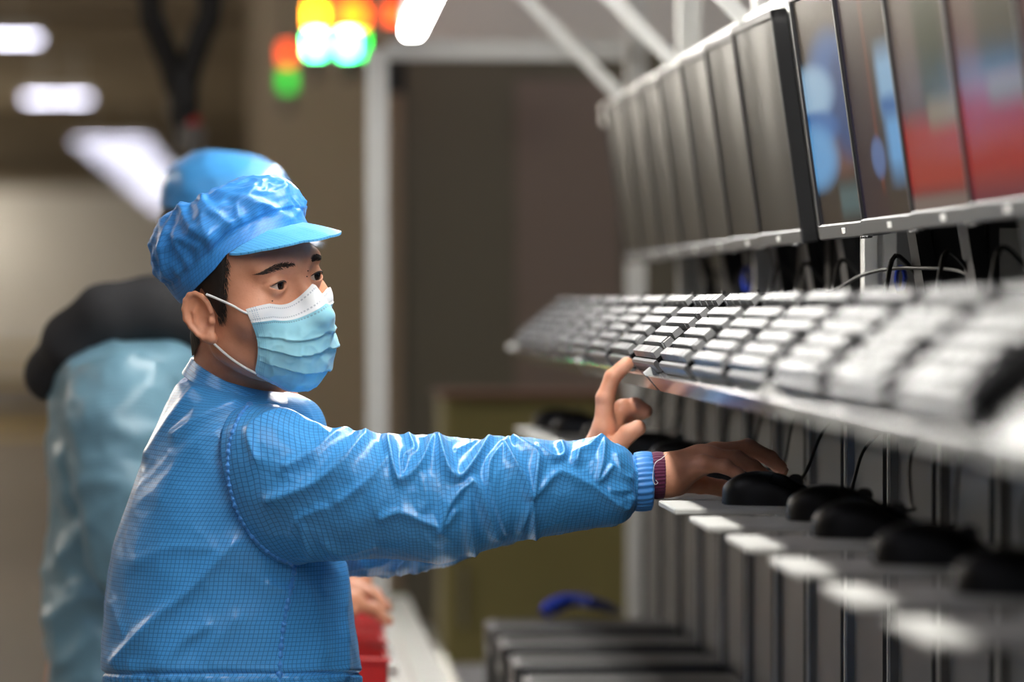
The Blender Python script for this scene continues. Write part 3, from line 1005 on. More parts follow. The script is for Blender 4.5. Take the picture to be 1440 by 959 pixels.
# ------------------------------------------------------------------ people: materials
def fabric(name, rgb, line, pitch=.0052, rough=.36):
    m = mat(name, rgb, rough, var=0, sheen=.12, spec=.55)
    n = N(m)
    u, v = n.uv()
    g = None
    for x in (u, v):
        fr = n.math('FRACT', n.math('DIVIDE', x, pitch))
        s_ = n.math('LESS_THAN', fr, .15)
        g = s_ if g is None else n.math('MAXIMUM', g, s_)
    tc = n.new('TexCoord')
    nz = n.new('TexNoise'); nz.inputs['Scale'].default_value = 9; nz.inputs['Detail'].default_value = 4
    n.set(nz.inputs['Vector'], tc.outputs['Object'])
    c = srgb(*rgb)
    base = n.mix(nz.outputs['Fac'], [x * .90 for x in c[:3]] + [1], [min(1, x * 1.08) for x in c[:3]] + [1])
    n.set(n.b.inputs['Base Color'], n.mix(g, base, srgb(*line)))
    n.b.inputs['Sheen Roughness'].default_value = .35
    n.set(n.b.inputs['Sheen Tint'], srgb(190, 220, 255))
    # fine weave and small creases
    n2 = n.new('TexNoise'); n2.inputs['Scale'].default_value = 26; n2.inputs['Detail'].default_value = 3
    n.set(n2.inputs['Vector'], tc.outputs['Object'])
    bp = n.new('Bump'); bp.inputs['Strength'].default_value = .35; bp.inputs['Distance'].default_value = .006
    n.set(bp.inputs['Height'], n2.outputs['Fac'])
    n.set(n.b.inputs['Normal'], bp.outputs[0])
    return m
M_fab = fabric('gown_fabric', (82, 170, 238), (50, 120, 192), rough=.31)
M_fab2 = fabric('gown_fabric_pale', (128, 172, 192), (100, 140, 160))
M_brim = fabric('brim_fabric', (98, 184, 240), (74, 150, 208))
M_capfab = fabric('cap_fabric', (62, 148, 226), (48, 122, 200), rough=.42)
M_trim = mat('gown_trim', (66, 146, 226), .45, var=.1, scale=60, sheen=.2)
M_knit = mat('burgundy_knit', (92, 22, 62), .85, var=.2, scale=90, sheen=.3)
M_hood = mat('charcoal_fleece', (50, 50, 52), .95, var=.15, scale=30, bump=.4, bscale=120)
M_hair = mat('black_hair', (34, 26, 21), .6, var=.3, scale=60)
M_trou = mat('blue_trousers', (50, 112, 186), .5, var=.1, scale=9)
M_shoe = mat('white_shoe', (206, 208, 210), .5, var=.06)
M_strap = mat('white_elastic', (236, 236, 236), .7, var=.04)
M_brow = mat('brow_hair', (60, 44, 36), .7, var=.3, scale=400)
M_nail = mat('fingernail', (222, 160, 140), .3, var=.05, scale=200)
M_skin = mat('skin', (196, 136, 106), .46, var=0, sss=.12, spec=.45)
n = N(M_skin)
tc = n.new('TexCoord')
nz = n.new('TexNoise'); nz.inputs['Scale'].default_value = 24; nz.inputs['Detail'].default_value = 5
n.set(nz.inputs['Vector'], tc.outputs['Object'])
nz2 = n.new('TexNoise'); nz2.inputs['Scale'].default_value = 420; nz2.inputs['Detail'].default_value = 2
n.set(nz2.inputs['Vector'], tc.outputs['Object'])
mr = n.new('MapRange'); n.set(mr.inputs[0], nz.outputs['Fac']); mr.inputs[1].default_value = .3; mr.inputs[2].default_value = .7
c1 = n.mix(mr.outputs[0], srgb(208, 142, 108), srgb(228, 166, 136))
mr2 = n.new('MapRange'); n.set(mr2.inputs[0], nz2.outputs['Fac']); mr2.inputs[1].default_value = .64; mr2.inputs[2].default_value = .74; mr2.inputs[4].default_value = .16
n.set(n.b.inputs['Base Color'], n.mix(mr2.outputs[0], c1, srgb(150, 92, 66)))
bp = n.new('Bump'); bp.inputs['Strength'].default_value = .25; bp.inputs['Distance'].default_value = .0008
n.set(bp.inputs['Height'], nz2.outputs['Fac']); n.set(n.b.inputs['Normal'], bp.outputs[0])
# eye: object space, +X is the gaze
M_eye = mat('eyeball', (225, 215, 205), .06, var=0, spec=.6)
n = N(M_eye)
sx = n.new('SeparateXYZ'); n.set(sx.inputs[0], n.new('TexCoord').outputs['Object'])
c1 = n.mix(n.step(sx.outputs[0], .01085), srgb(214, 200, 190), srgb(44, 24, 16))
n.set(n.b.inputs['Base Color'], n.mix(n.step(sx.outputs[0], .0121), c1, srgb(6, 5, 5)))
# mask: uv u across 0..1, v from the top 0 to the bottom 1
M_mask = mat('mask_fabric', (150, 212, 232), .75, var=0, sheen=.3, sss=.08)
n = N(M_mask)
u, v = n.uv()
tc = n.new('TexCoord')
nz = n.new('TexNoise'); nz.inputs['Scale'].default_value = 40; nz.inputs['Detail'].default_value = 3
n.set(nz.inputs['Vector'], tc.outputs['Object'])
c1 = n.mix(nz.outputs['Fac'], srgb(136, 204, 226), srgb(168, 224, 240))
c1 = n.mix(n.step(v, .945), c1, srgb(178, 208, 236))
c1 = n.mix(n.math('LESS_THAN', v, .165), c1, srgb(236, 238, 242))
dash = n.math('LESS_THAN', n.math('FRACT', n.math('MULTIPLY', u, 62.0)), .55)
for a in (.03, .125, .180, .955, .985):
    c1 = n.mix(n.math('MULTIPLY', n.math('MULTIPLY', dash, n.band(v, a, a + .012)), .45), c1, srgb(96, 116, 140))
vd = n.math('LESS_THAN', n.math('FRACT', n.math('MULTIPLY', v, 50.0)), .5)
for a in (.030, .045, .06):
    c1 = n.mix(n.math('MULTIPLY', n.math('MULTIPLY', vd, n.band(u, a, a + .008)), .5), c1, srgb(90, 150, 190))
n.set(n.b.inputs['Base Color'], c1)

# ------------------------------------------------------------------ the masked worker
D0 = 5.72
S0 = FPX / D0
HO = P(344, 392, D0)                                 # head origin, between the eyes and ears
def head_frame(yaw, pitch, roll):
    y, p, r = map(math.radians, (yaw, pitch, roll))
    f = np.array([math.sin(y) * math.cos(p), -math.cos(y) * math.cos(p), math.sin(p)])
    l = np.array([math.cos(y), math.sin(y), 0]); u = np.cross(f, l)
    return np.stack([f, l * math.cos(r) + u * math.sin(r), u * math.cos(r) - l * math.sin(r)], 1)
RH = head_frame(48, -2, 10)                          # columns: forward, left, up
def h2w(q):
    return np.asarray(q, float) @ RH.T + HO
def w2h(p):
    return (p - HO.astype(np.float32)) @ RH.astype(np.float32)

def skull(p):
    d = ell(p, (-.010, 0, .026), (.093, .076, .074))
    d = smin(d, ell(p, (.026, 0, -.028), (.066, .064, .090)), .025)
    for s in (-1, 1):
        d = smin(d, cap(p, (.006, s * .047, -.070), (.066, s * .014, -.108), .017, .013), .03)
        d = smin(d, sph(p, (.055, s * .049, -.031), .025), .022)
    return smin(d, sph(p, (.074, 0, -.106), .016), .02)
EYES = [(.0745, s * .0325, 0.0) for s in (-1, 1)]
def face(p):
    d = skull(p)
    for s in (-1, 1):
        d = smin(d, cap(p, (.070, s * .046, .021), (.086, s * .012, .019), .0085, .009), .016)
        d = smax(d, -sph(p, (.104, s * .0345, -.001), .0205), .014)
    d = smin(d, cap(p, (.086, 0, .010), (.109, 0, -.036), .0075, .0095), .012)
    d = smin(d, sph(p, (.108, 0, -.038), .0115), .008)
    for s in (-1, 1):
        d = smin(d, sph(p, (.098, s * .0135, -.042), .0088), .008)
    for e, s in zip(EYES, (-1, 1)):
        # lids: a shell over the eyeball with an almond-shaped opening
        sh = np.abs(sph(p, e, .0140)) - .0015
        yy, zz = p[..., 1] - e[1], p[..., 2] - e[2] - s * -.0 - .03 * (np.abs(p[..., 1]) - .0325)
        R_ = .0205
        op = np.maximum(np.sqrt(yy ** 2 + (zz + .0154) ** 2) - R_, np.sqrt(yy ** 2 + (zz - .0163) ** 2) - R_)
        op = np.maximum(op, -(p[..., 0] - e[0]))
        lid = smax(sh, -op, .0012)
        d = smax(d, -sph(p, e, .0128), .002)
        d = np.where(p[..., 0] > e[0] - .004, smin(d, lid, .0045), d)
        # fold of the upper lid
        fold = np.abs(np.sqrt(yy ** 2 + (zz + .0185) ** 2) - .0272) - .0004
        d = d + .0005 * np.exp(-(fold / .0010) ** 2) * (zz > 0) * (np.abs(yy) < .017) * (p[..., 0] > .06)
    return d
def ear(p, s):
    c = np.array([.006, s * .0765, -.031])
    # local: a backwards, b out of the head, c up; the ear leans back and stands off
    a = math.radians(10); fl = math.radians(26)
    up = np.array([-math.sin(a), 0, math.cos(a)])
    back = np.array([-math.cos(a) * math.cos(fl), s * math.sin(fl), -math.sin(a) * math.cos(fl)])
    out = np.cross(back, up) * (-s if np.cross(back, up)[1] * s < 0 else 1)
    out = out / np.linalg.norm(out); out = out if out[1] * s > 0 else -out
    q = p - c
    x, y, z = q @ back, q @ out, q @ up
    L = np.stack([x, y, z], -1).astype(np.float32)
    wz = np.where(z > 0, 1.0, 1 + np.clip(-z, 0, .04) * 12)          # narrower below
    L2 = np.stack([x * wz, y, z], -1)
    d = ell(L2, (.009, 0, 0), (.0185, .0064, .0305))
    d = smin(d, sph(L, (.000, .001, -.027), .0068), .006)             # lobe
    d = smax(d, -ell(L2, (.008, .0085, .003), (.0140, .0090, .0235)), .002)
    # helix rim
    th = np.linspace(-.55 * math.pi, .98 * math.pi, 12)
    rim = [(.0085 + .0165 * math.cos(t - .1), .0046, .002 + .0275 * math.sin(t)) for t in th]
    d = smin(d, chain(L2, rim, [.0031] * len(rim), .002), .0025)
    anti = [(.011, .0016, -.015), (.0150, .0022, -.004), (.0140, .0020, .008), (.009, .0010, .017)]
    d = smin(d, chain(L, anti, [.0022, .0026, .0026, .002], .002), .003)
    d = smax(d, -sph(L, (.0040, .0050, -.006), .0068), .002)          # concha
    d = smin(d, sph(L, (-.0055, .0040, -.0075), .0042), .003)         # tragus
    return d
def head_all(p):
    d = face(p)
    for s in (-1, 1):
        d = smin(d, ear(p, s), .005)
    return d

# joints of the two hands (pixel, pixel, depth)
def J(*a):
    return [P(*q) for q in a]
RHAND = dict(
    wrist=J((905, 672, 5.665), (938, 668, 5.665)),
    index=J((1008, 641, 5.715), (1052, 629, 5.715), (1083, 644, 5.712), (1099, 662, 5.71)),
    middle=J((1006, 637, 5.692), (1053, 630, 5.69), (1082, 644, 5.688), (1097, 657, 5.686)),
    ring=J((1000, 643, 5.669), (1036, 645, 5.665), (1060, 657, 5.663), (1074, 668, 5.662)),
    pinky=J((990, 653, 5.648), (1020, 656, 5.643), (1038, 667, 5.641), (1050, 677, 5.64)),
    thumb=J((950, 678, 5.70), (985, 681, 5.73), (1014, 686, 5.747), (1036, 690, 5.752)))
LHAND = dict(
    wrist=J((842, 690, 6.0), (840, 655, 5.995)),
    index=J((849, 603, 5.985), (851, 560, 5.985), (861, 531, 5.985), (881, 512, 5.985)),
    middle=J((860, 592, 6.005), (876, 575, 6.008), (893, 571, 6.01), (907, 578, 6.01)),
    ring=J((860, 597, 6.028), (875, 578, 6.033), (890, 574, 6.035), (902, 581, 6.035)),
    pinky=J((857, 606, 6.05), (870, 589, 6.055), (881, 584, 6.057), (891, 588, 6.057)),
    thumb=J((850, 648, 5.975), (866, 628, 5.965), (883, 610, 5.962), (897, 602, 5.962)))
def hand(p, h, k):
    w0, w1 = h['wrist']
    d = cap(p, w0, w1, .0235 * k, .0225 * k)
    d = smin(d, cap(p, w1 + np.array([0, .006, 0]), w1 * .35 + h['middle'][0] * .65, .0205 * k, .0185 * k), .02)
    for f, r in (('index', 1), ('middle', 1.02), ('ring', .97), ('pinky', .86)):
        j = h[f]
        d = smin(d, cap(p, w1 * .8 + j[0] * .2, j[0], .0140 * k, .0118 * k * r), .012)
    d = smin(d, cap(p, w1, h['thumb'][0], .018 * k, .0165 * k), .014)
    fing = None
    for f, r in (('index', 1), ('middle', 1.03), ('ring', .97), ('pinky', .84), ('thumb', 1.12)):
        j = h[f]
        e = chain(p, j, [.0112 * k * r, .0098 * k * r, .0088 * k * r, .0078 * k * r], .003)
        for q in j[1:2]:
            e = smin(e, sph(p, q, .0094 * k * r), .004)
        fing = e if fing is None else smin(fing, e, .0012)
    return smin(d, fing, .007)
# the body under the clothes
SH_R, EL_R = P(400, 680, 5.70), P(620, 700, 5.615)
SH_L, EL_L = P(415, 690, 6.02), P(625, 742, 6.06)
NECK0, NECK1 = h2w((-.022, 0, -.055)), P(338, 610, 5.82)
PEL = P(325, 985, 5.84)
def floor_pt(x, y, z):
    return np.array([x, y, z])
HIPX = PEL[0]
LEGS = {}
for s, y in ((-1, 5.765), (1, 5.915)):
    LEGS[s] = (floor_pt(HIPX, y, .93), floor_pt(HIPX + .03, y, .50), floor_pt(HIPX - .02, y, .09))
HB = (h2w((0, 0, 0)) - .20, h2w((0, 0, 0)) + .20)
def near(p, lo, hi):
    return ((p > np.asarray(lo, np.float32)) & (p < np.asarray(hi, np.float32))).all(-1)
RB = (P(890, 720, 5.58), P(1125, 600, 5.83)); RB = (np.minimum(*RB), np.maximum(*RB))
LB = (P(800, 710, 5.92), P(925, 490, 6.10)); LB = (np.minimum(*LB), np.maximum(*LB))
def man_body(p):
    d = cap(p, NECK0, NECK1, .050, .054)
    d = smin(d, chain(p, [P(335, 640, 5.84), P(325, 800, 5.84), PEL], [.10, .105, .10]), .05)
    for s, e, h in ((SH_R, EL_R, RHAND), (SH_L, EL_L, LHAND)):
        d = smin(d, chain(p, [NECK1 - np.array([0, 0, .06]), s, e, h['wrist'][0]], [.05, .046, .038, .0235]), .02)
    for s in (-1, 1):
        d = smin(d, chain(p, [PEL] + list(LEGS[s]), [.09, .072, .055, .04]), .03)
        a = LEGS[s][2]
        d = smin(d, cap(p, a + np.array([-.03, 0, -.045]), a + np.array([.13, 0, -.055]), .036, .028), .03)
    m = near(p, *HB)
    if m.any():
        d[m] = smin(d[m], head_all(w2h(p[m])), .012)
    for h, b, k in ((RHAND, RB, 1.0), (LHAND, LB, 1.15)):
        m = near(p, *b)
        if m.any():
            d[m] = smin(d[m], hand(p[m], h, k), .004)
    return d

feet = np.array([HIPX, 5.84, 0])
man = thing('person', feet, 'masked worker in blue cap and grid-pattern gown, one hand on a mouse, one finger raised', 'person')
xs = axis([-.30, (-.165, .009), (.115, .0014), (.36, .009), (.62, .0017)])
ys = axis([5.40, (5.575, .009), (5.86, .0014), (6.075, .0017), (6.20, .009)])
zs = axis([-.03, (H - .275, .010), (H - .045, .0017), (H - .14 + .26, .0014), (H + .20, .006)])
zs = axis([-.03, (H - .275, .010), (H - .145, .0017), (H + .095, .0014), (H + .20, .006)])
v, f = sdf_mesh(man_body, xs, ys, zs)
np_mesh('body', v, f, M_skin, man)

# eyes
GAZE = np.array([math.cos(math.radians(7)), math.sin(math.radians(7)), .05])
def sphere_obj(name, c, r, R, m, parent):
    mb = MB()
    G = [[np.array([math.cos(a), math.sin(a) * math.cos(b), math.sin(a) * math.sin(b)]) * r for b in np.linspace(0, 2 * math.pi, 28, endpoint=False)] for a in np.linspace(0.001, math.pi - .001, 24)]
    mb.grid(G, cv=True)
    o = mb.build(name, m, None, 180)
    o.parent = parent
    M4 = Matrix(R.tolist()).to_4x4()
    M4.translation = Vector((c - OFF[parent.name]).tolist())
    o.matrix_local = M4
    return o
for e in EYES:
    g = RH @ (GAZE / np.linalg.norm(GAZE))
    a = np.cross([0, 0, 1], g); a /= np.linalg.norm(a)
    sphere_obj('eye', h2w(e), .0127, np.stack([g, a, np.cross(g, a)], 1), M_eye, man)

def shoot(o, d, sdf, r0=.2, off=0., n=60, lo=.0):
    """distance along rays from o (inside) in directions d where the sdf equals off, from outside"""
    t = np.full(d.shape[:-1], r0)
    for _ in range(n):
        t = np.maximum(t - .85 * (sdf((o + d * t[..., None]).astype(np.float32)) - off), lo)
    return t
def sphdir(az, el):
    return np.stack([np.cos(az) * np.cos(el), np.sin(az) * np.cos(el), np.sin(el)], -1)

# hair below the cap
az = np.radians(np.linspace(54, 306, 150))
low = np.interp(np.degrees(az), [54, 57, 60, 63, 70, 76, 84, 104, 120, 140, 180, 220, 240, 256, 276, 284, 290, 297, 300, 303, 306],
                [.045, .022, -.004, -.030, -.038, -.026, .0, -.03, -.070, -.088, -.092, -.088, -.070, -.03, .0, -.026, -.038, -.030, -.004, .022, .045])
G, UVh = [], []
rows = 26
low = low + .004 * pnoise(np.stack([np.degrees(az) * .55, 0 * az, 0 * az], -1))
for j in range(rows):
    k = j / (rows - 1)
    z = low + (.062 - low) * k
    o_ = np.zeros((len(az), 3)); o_[:, 2] = z; o_[:, 0] = -.01
    dd = np.stack([np.cos(az), np.sin(az), 0 * az], -1)
    t = np.full(len(az), .16)
    for _ in range(60):
        t = t - .8 * (smin(skull((o_ + dd * t[:, None]).astype(np.float32)), cap((o_ + dd * t[:, None]).astype(np.float32), (-.020, 0, -.055), (-.05, 0, -.2), .050, .054), .02))
    st = pnoise(np.stack([np.degrees(az) * .9, np.full_like(az, k * 2.0), 0 * az], -1))
    G.append(h2w(o_ + dd * (t + (.0032 if k > .12 else .0032 * k / .12 - .001) + .0011 * st)[:, None]))
mb = MB(); mb.grid(np.array(G), flip=True)
hair = mb.build('hair', M_hair, man, 180)

# eyebrows: short hairs lying on the brow, growing outwards
def face_pts(yz, lift):
    o_ = np.stack([np.zeros(len(yz)), yz[:, 0] * .6, yz[:, 1]], 1)
    dd = np.stack([np.ones(len(yz)), yz[:, 0] * 5.5, np.zeros(len(yz))], 1)
    dd /= np.linalg.norm(dd, axis=1)[:, None]
    t = shoot(o_, dd, face, .15, n=40)
    return h2w(o_ + dd * (t + lift)[:, None])
for s in (-1, 1):
    nb = 330
    k = rng.random(nb); q = rng.uniform(-1, 1, nb)
    y = .0125 + .0405 * k
    zc = .0225 + .0022 * np.sin(math.pi * np.minimum(1, k * 1.05) ** .8) - .005 * k
    hw = .0046 * np.sin(math.pi * (.13 + .84 * k)) ** .7
    z = zc + hw * q
    dy = .0048 + .002 * k; dz = .0030 * (1 - k) * (.6 - q) - .0012 * k - .0014 * q
    a = [face_pts(np.stack([s * (y + dy * u_), z + dz * u_ * (1.3 - .5 * u_)], 1), lf) for u_, lf in ((0., .0001), (.5, .0007), (1., .0005))]
    mb = MB()
    for p0, p1, p2 in zip(*a):
        mb.tube([p0, p1, p2], [.00021, .00019, .00007], 4, caps=False)
    mb.build('eyebrow', M_brow, man, 180)
# fine hairs along the front edge of the temples
for s in (-1, 1):
    nb = 260
    za = rng.uniform(-.036, .040, nb)
    edge = np.interp(za, np.interp([54, 57, 60, 63, 70], [54, 57, 60, 63, 70], [-.001] * 5) * 0 + np.array([-.038, -.030, -.004, .022, .045]), [69, 63, 60, 57, 54])
    azh = np.radians(edge + rng.uniform(-1.5, 5, nb))
    pts = []
    for u_, lf in ((0., .0030), (.5, .0034), (1., .0022)):
        aa_ = azh - np.radians(3.0) * u_ * rng.uniform(.2, 1, nb)
        zz_ = za - .010 * u_
        o_ = np.stack([np.full(nb, -.01), np.zeros(nb), zz_], 1)
        dd = np.stack([np.cos(aa_), s * np.sin(aa_), np.zeros(nb)], 1)
        pts.append(h2w(o_ + dd * (shoot(o_, dd, skull, .16, n=40) + lf)[:, None]))
    mb = MB()
    for p0, p1, p2 in zip(*pts):
        mb.tube([p0, p1, p2], [.0003, .0003, .0001], 4, caps=False)
    mb.build('temple_hair', M_hair, man, 180)
# moles on the brow and the cheek
for y, z in ((.004, .012), (.0005, .006), (-.043, -.016)):
    o_ = np.array([[0., y * .6, z]]); dd = np.array([[1., y * 5., 0]]); dd /= np.linalg.norm(dd)
    q = h2w((o_ + dd * shoot(o_, dd, face, .15)[:, None])[0])
    MB().lathe([(.0001, .0006), (.0008, .0003), (.0011, -.0004), (.0005, -.001)], q, 10).build('mole', M_brow, man, 180)
# lashes: a dark rim along the upper lid
for e, s in zip(EYES, (-1, 1)):
    pts = []
    for yy in np.linspace(-.0125, .0125, 22):
        zz = -.0154 + math.sqrt(.0205 ** 2 - yy ** 2) + .0004 + .03 * (abs(e[1] + yy) - .0325)
        rr = .0155
        x = math.sqrt(max(rr ** 2 - yy ** 2 - zz ** 2, 1e-8))
        pts.append(h2w(np.array(e) + np.array([x, yy, zz])))
    MB().tube(pts, [.0003 + .0008 * math.sin(math.pi * i / 21) for i in range(22)], 6).build('eyelash', M_brow, man, 180)

def fold(G, Nn, ridges, side=True):
    """raise sharp ridges along curves drawn on the side that faces the aisle"""
    px = to_px(G)
    facing = np.clip(-Nn[..., 1] * 2.2 + .55, 0, 1)
    out = np.zeros(G.shape[:2])
    for pts, amp, wd in ridges:
        x0, y0 = np.min(pts, 0) - 5 * wd; x1, y1 = np.max(pts, 0) + 5 * wd
        m = (px[..., 0] > x0) & (px[..., 0] < x1) & (px[..., 1] > y0) & (px[..., 1] < y1)
        if m.any():
            d = poly_dist(px[m], pts)
            out[m] = np.maximum(out[m], amp * .00125 * np.exp(-(np.sqrt((d / (1.25 * wd)) ** 2 + .12) - .35)))
    return out * facing
# ------------------------------------------------------------------ cap
CC = np.array([-.018, 0, .036])
naz, nel = 200, 90
az = np.linspace(0, 2 * math.pi, naz, endpoint=False)
dg = (np.degrees(az) + 180) % 360 - 180
rim_z = np.interp(np.abs(dg), [0, 20, 30, 40, 50, 60, 70, 80, 90, 100, 115, 140, 180], [.0665, .064, .0585, .052, .043, .025, .0105, -.0035, -.018, -.032, -.046, -.053, -.054])
G = np.zeros((nel, naz, 3)); UVc = np.zeros((nel, naz, 2))
for j in range(nel):
    k = j / (nel - 1)
    # lower part: a band close to the head; then a puffed crown
    o_ = np.zeros((naz, 3)); o_ += CC
    rim_el = np.arctan2(rim_z - CC[2], .098)
    el = rim_el + (math.pi / 2 - rim_el) * k
    dd = sphdir(az, el)
    hd = shoot(o_, dd, lambda p: ell(p, (-.009, 0, .026), (.093, .079, .074)))
    puff = .008 + .014 * np.clip((k - .13) / .22, 0, 1) ** .8 * (1 - .75 * np.clip((k - .45) / .4, 0, 1))
    back = np.clip(-np.cos(az), 0, 1)
    puff = puff * (1 - .45 * back) + .004 * np.clip(np.cos(az), 0, 1) * math.sin(math.pi * k)
    q = o_ + dd * (hd + puff)[:, None]
    G[j] = q
    UVc[j, :, 0] = az * .105 * np.maximum(.25, np.cos(np.maximum(el, 0) * .8)); UVc[j, :, 1] = k * .16
kk = np.linspace(0, 1, nel)[:, None]
cr = crumple(G * 11, 3.)
gather = np.sin(np.degrees(az)[None] * .55 + 4 * pnoise(G * 14)) * np.exp(-((kk - .17) / .06) ** 2)
amp = np.clip((kk - .12) / .12, 0, 1)
nrm = (G - CC); nrm /= np.linalg.norm(nrm, axis=-1)[..., None]
CRS = [([(255, 281), (269, 320), (296, 339)], 6, 5), ([(283, 272), (292, 292), (324, 316)], 6, 5), ([(250, 334), (280, 348)], 4, 5), ([(278, 290), (303, 295), (330, 290)], 4, 5),
       ([(301, 272), (330, 278), (372, 293), (406, 309)], 5, 6), ([(398, 268), (405, 290), (415, 300)], 5, 5), ([(240, 280), (228, 320), (222, 360)], 5, 6), ([(330, 290), (336, 308)], 4, 4), ([(355, 270), (340, 285)], 4, 5)]

disp = .011 * (cr - .3) * amp + .0010 * gather + .010 * pnoise(G * 10 + 5) * amp + .0020 * (crumple(G * 27, 9.) - .3) * amp + .0065 * (crumple(G * 17, 2.) - .3) * amp
disp -= .0022 * np.exp(-((kk - .15) / .012) ** 2)                # the seam of the band
gw = h2w(G)
disp += fold(gw, nrm @ RH.T, CRS)
G = G + nrm * disp[..., None]
mb = MB()
mb.grid(h2w(G), cv=True, uv=UVc)
inner = G[:6] - nrm[:6] * .0022
mb.grid(h2w(inner), cv=True, uv=UVc[:6] + .001, flip=True)
mb.grid(h2w(np.stack([inner[0], G[0]])), cv=True, uv=np.stack([UVc[0], UVc[0]]))
capo = mb.build('cap', M_capfab, man, 180)
# brim
na, nr = 60, 16
aa = np.radians(np.linspace(-50, 50, na))
top, bot = [], []
for j in range(nr):
    k = j / (nr - 1)
    row = []
    for a in aa:
        e = math.cos(a / math.radians(50) * math.pi / 2) ** .62
        rz = np.interp(abs(math.degrees(a)), [0, 20, 30, 40, 54], [.0675, .065, .0595, .053, .040])
        d0 = np.array([math.cos(a), math.sin(a), 0])
        r0 = shoot(np.array([-.014, 0, rz]), d0[None], lambda p: ell(p, (-.009, 0, .026), (.093, .079, .074)))[0] + .0075
        base = np.array([-.014, 0, rz]) + d0 * r0
        L = .066 * e * k
        fw = np.array([1., .22 * math.sin(a), 0]); fw /= np.linalg.norm(fw)
        row.append(base + fw * L + np.array([0, 0, -.10 * L - 1.2 * L * L - .02 * abs(math.sin(a)) * L]))
    top.append(row)
top = np.array(top)
bot = top - np.array([0, 0, .0026])
uvb = np.stack(np.meshgrid(np.linspace(0, .066, nr), np.linspace(0, .2, na), indexing='ij'), -1)
mb = MB()
mb.grid(h2w(top), uv=uvb, flip=True); mb.grid(h2w(bot), uv=uvb)
mb.grid(h2w(np.stack([top[-1], bot[-1]])), uv=np.stack([uvb[-1], uvb[-1]]), flip=True)
mb.build('brim', M_brim, capo, 60)
# ------------------------------------------------------------------ mask
MC = np.array([.018, 0, -.062])
def mask_hull(p):
    d = ell(p, (.030, 0, -.060), (.064, .073, .066))
    d = smin(d, cap(p, (.088, 0, .004), (.112, 0, -.040), .008, .013), .035)
    d = smin(d, ell(p, (.078, 0, -.080), (.030, .034, .040)), .03)
    return smin(d, skull(p), .008)
nu, nv = 110, 100
U = np.linspace(-1, 1, nu); V = np.linspace(0, 1, nv)
uu, vv = np.meshgrid(U, V, indexing='ij')
pinch = 1 - .10 * np.sin(math.pi * np.clip(vv * 1.15, 0, 1)) - .02 * vv
azm = uu * math.radians(57) * pinch
au = np.abs(uu)
el_t = np.radians(34 - 9 * au ** 1.1 - 3.5 * np.sin(math.pi * np.clip(au * 1.5, 0, 1)))
el_b = np.radians(-56 + 22 * au ** 1.7)
elm = el_t + (el_b - el_t) * vv
dd = sphdir(azm, elm)
t = shoot(MC, dd, mask_hull, .2)
mid = np.clip(1 - au ** 2.5, 0, 1)
off = .0032 + .004 * mid * np.sin(math.pi * np.clip(vv, 0, 1))
# three pleats open towards the middle, tucked at the side seams
fan = np.zeros_like(vv)
for v0, a_ in ((.36, .0034), (.50, .0036), (.68, .0030)):
    line = v0 + .035 * (uu + .9) ** 1 * (0.4 - v0) + .012 * np.sin(uu * 5 + v0 * 9)
    s_ = (vv - line)
    fan += a_ * np.where(s_ < 0, np.exp(s_ / .055), -.55 * np.exp(-s_ / .03)) * (.45 + .55 * mid)
Q = MC + dd * t[..., None]
off = off + fan + .0022 * pnoise(Q * 55 + 3) * (.4 + mid) * np.clip((vv - .14) * 6, 0, 1) + .0024 * (crumple(Q * 34, 8.) - .3) * np.clip((vv - .16) * 5, 0, 1)
off += .0012 * np.exp(-((vv - .165) / .010) ** 2) - .0008 * np.exp(-((vv - .94) / .012) ** 2)
off = np.where(au > .975, np.minimum(off, .0035), off)
Q = MC + dd * (t + off)[..., None]
uvm = np.stack([(uu + 1) / 2 + 1e-4, vv], -1)
mb = MB()
mb.grid(h2w(Q), uv=uvm, flip=False)
mb.grid(h2w(Q - dd * .0013), uv=uvm, flip=True)
for sl in ((slice(None), 0), (slice(None), -1), (0, slice(None)), (-1, slice(None))):
    mb.grid(h2w(np.stack([Q[sl], (Q - dd * .0013)[sl]])), uv=np.stack([uvm[sl]] * 2))
mask = mb.build('mask', M_mask, man, 180)
for s, iu in ((-1, 0), (1, -1)):
    at, ab = Q[iu, 5], Q[iu, -6]
    e_t = np.array([.013, s * .0815, -.004]); e_b = np.array([.010, s * .079, -.059])
    def loop(a, e, sag):
        pts = []
        for k in np.linspace(0, 1, 24):
            q = a * (1 - k) + e * k
            q = q + np.array([0, 0, -sag * math.sin(math.pi * k)])
            dirn = np.array([0, s * 1., 0])
            for _ in range(8):                      # keep it on the cheek
                dv = float(skull(np.array([q], np.float32))[0])
                if dv < .0032: q = q + dirn * (.0032 - dv)
            pts.append(h2w(q))
        return pts
    MB().tube(loop(at, e_t, -.001), .0015, 8).build('ear_loop', M_strap, mask, 180)
    MB().tube(loop(ab, e_b, .004), .0015, 8).build('ear_loop', M_strap, mask, 180)

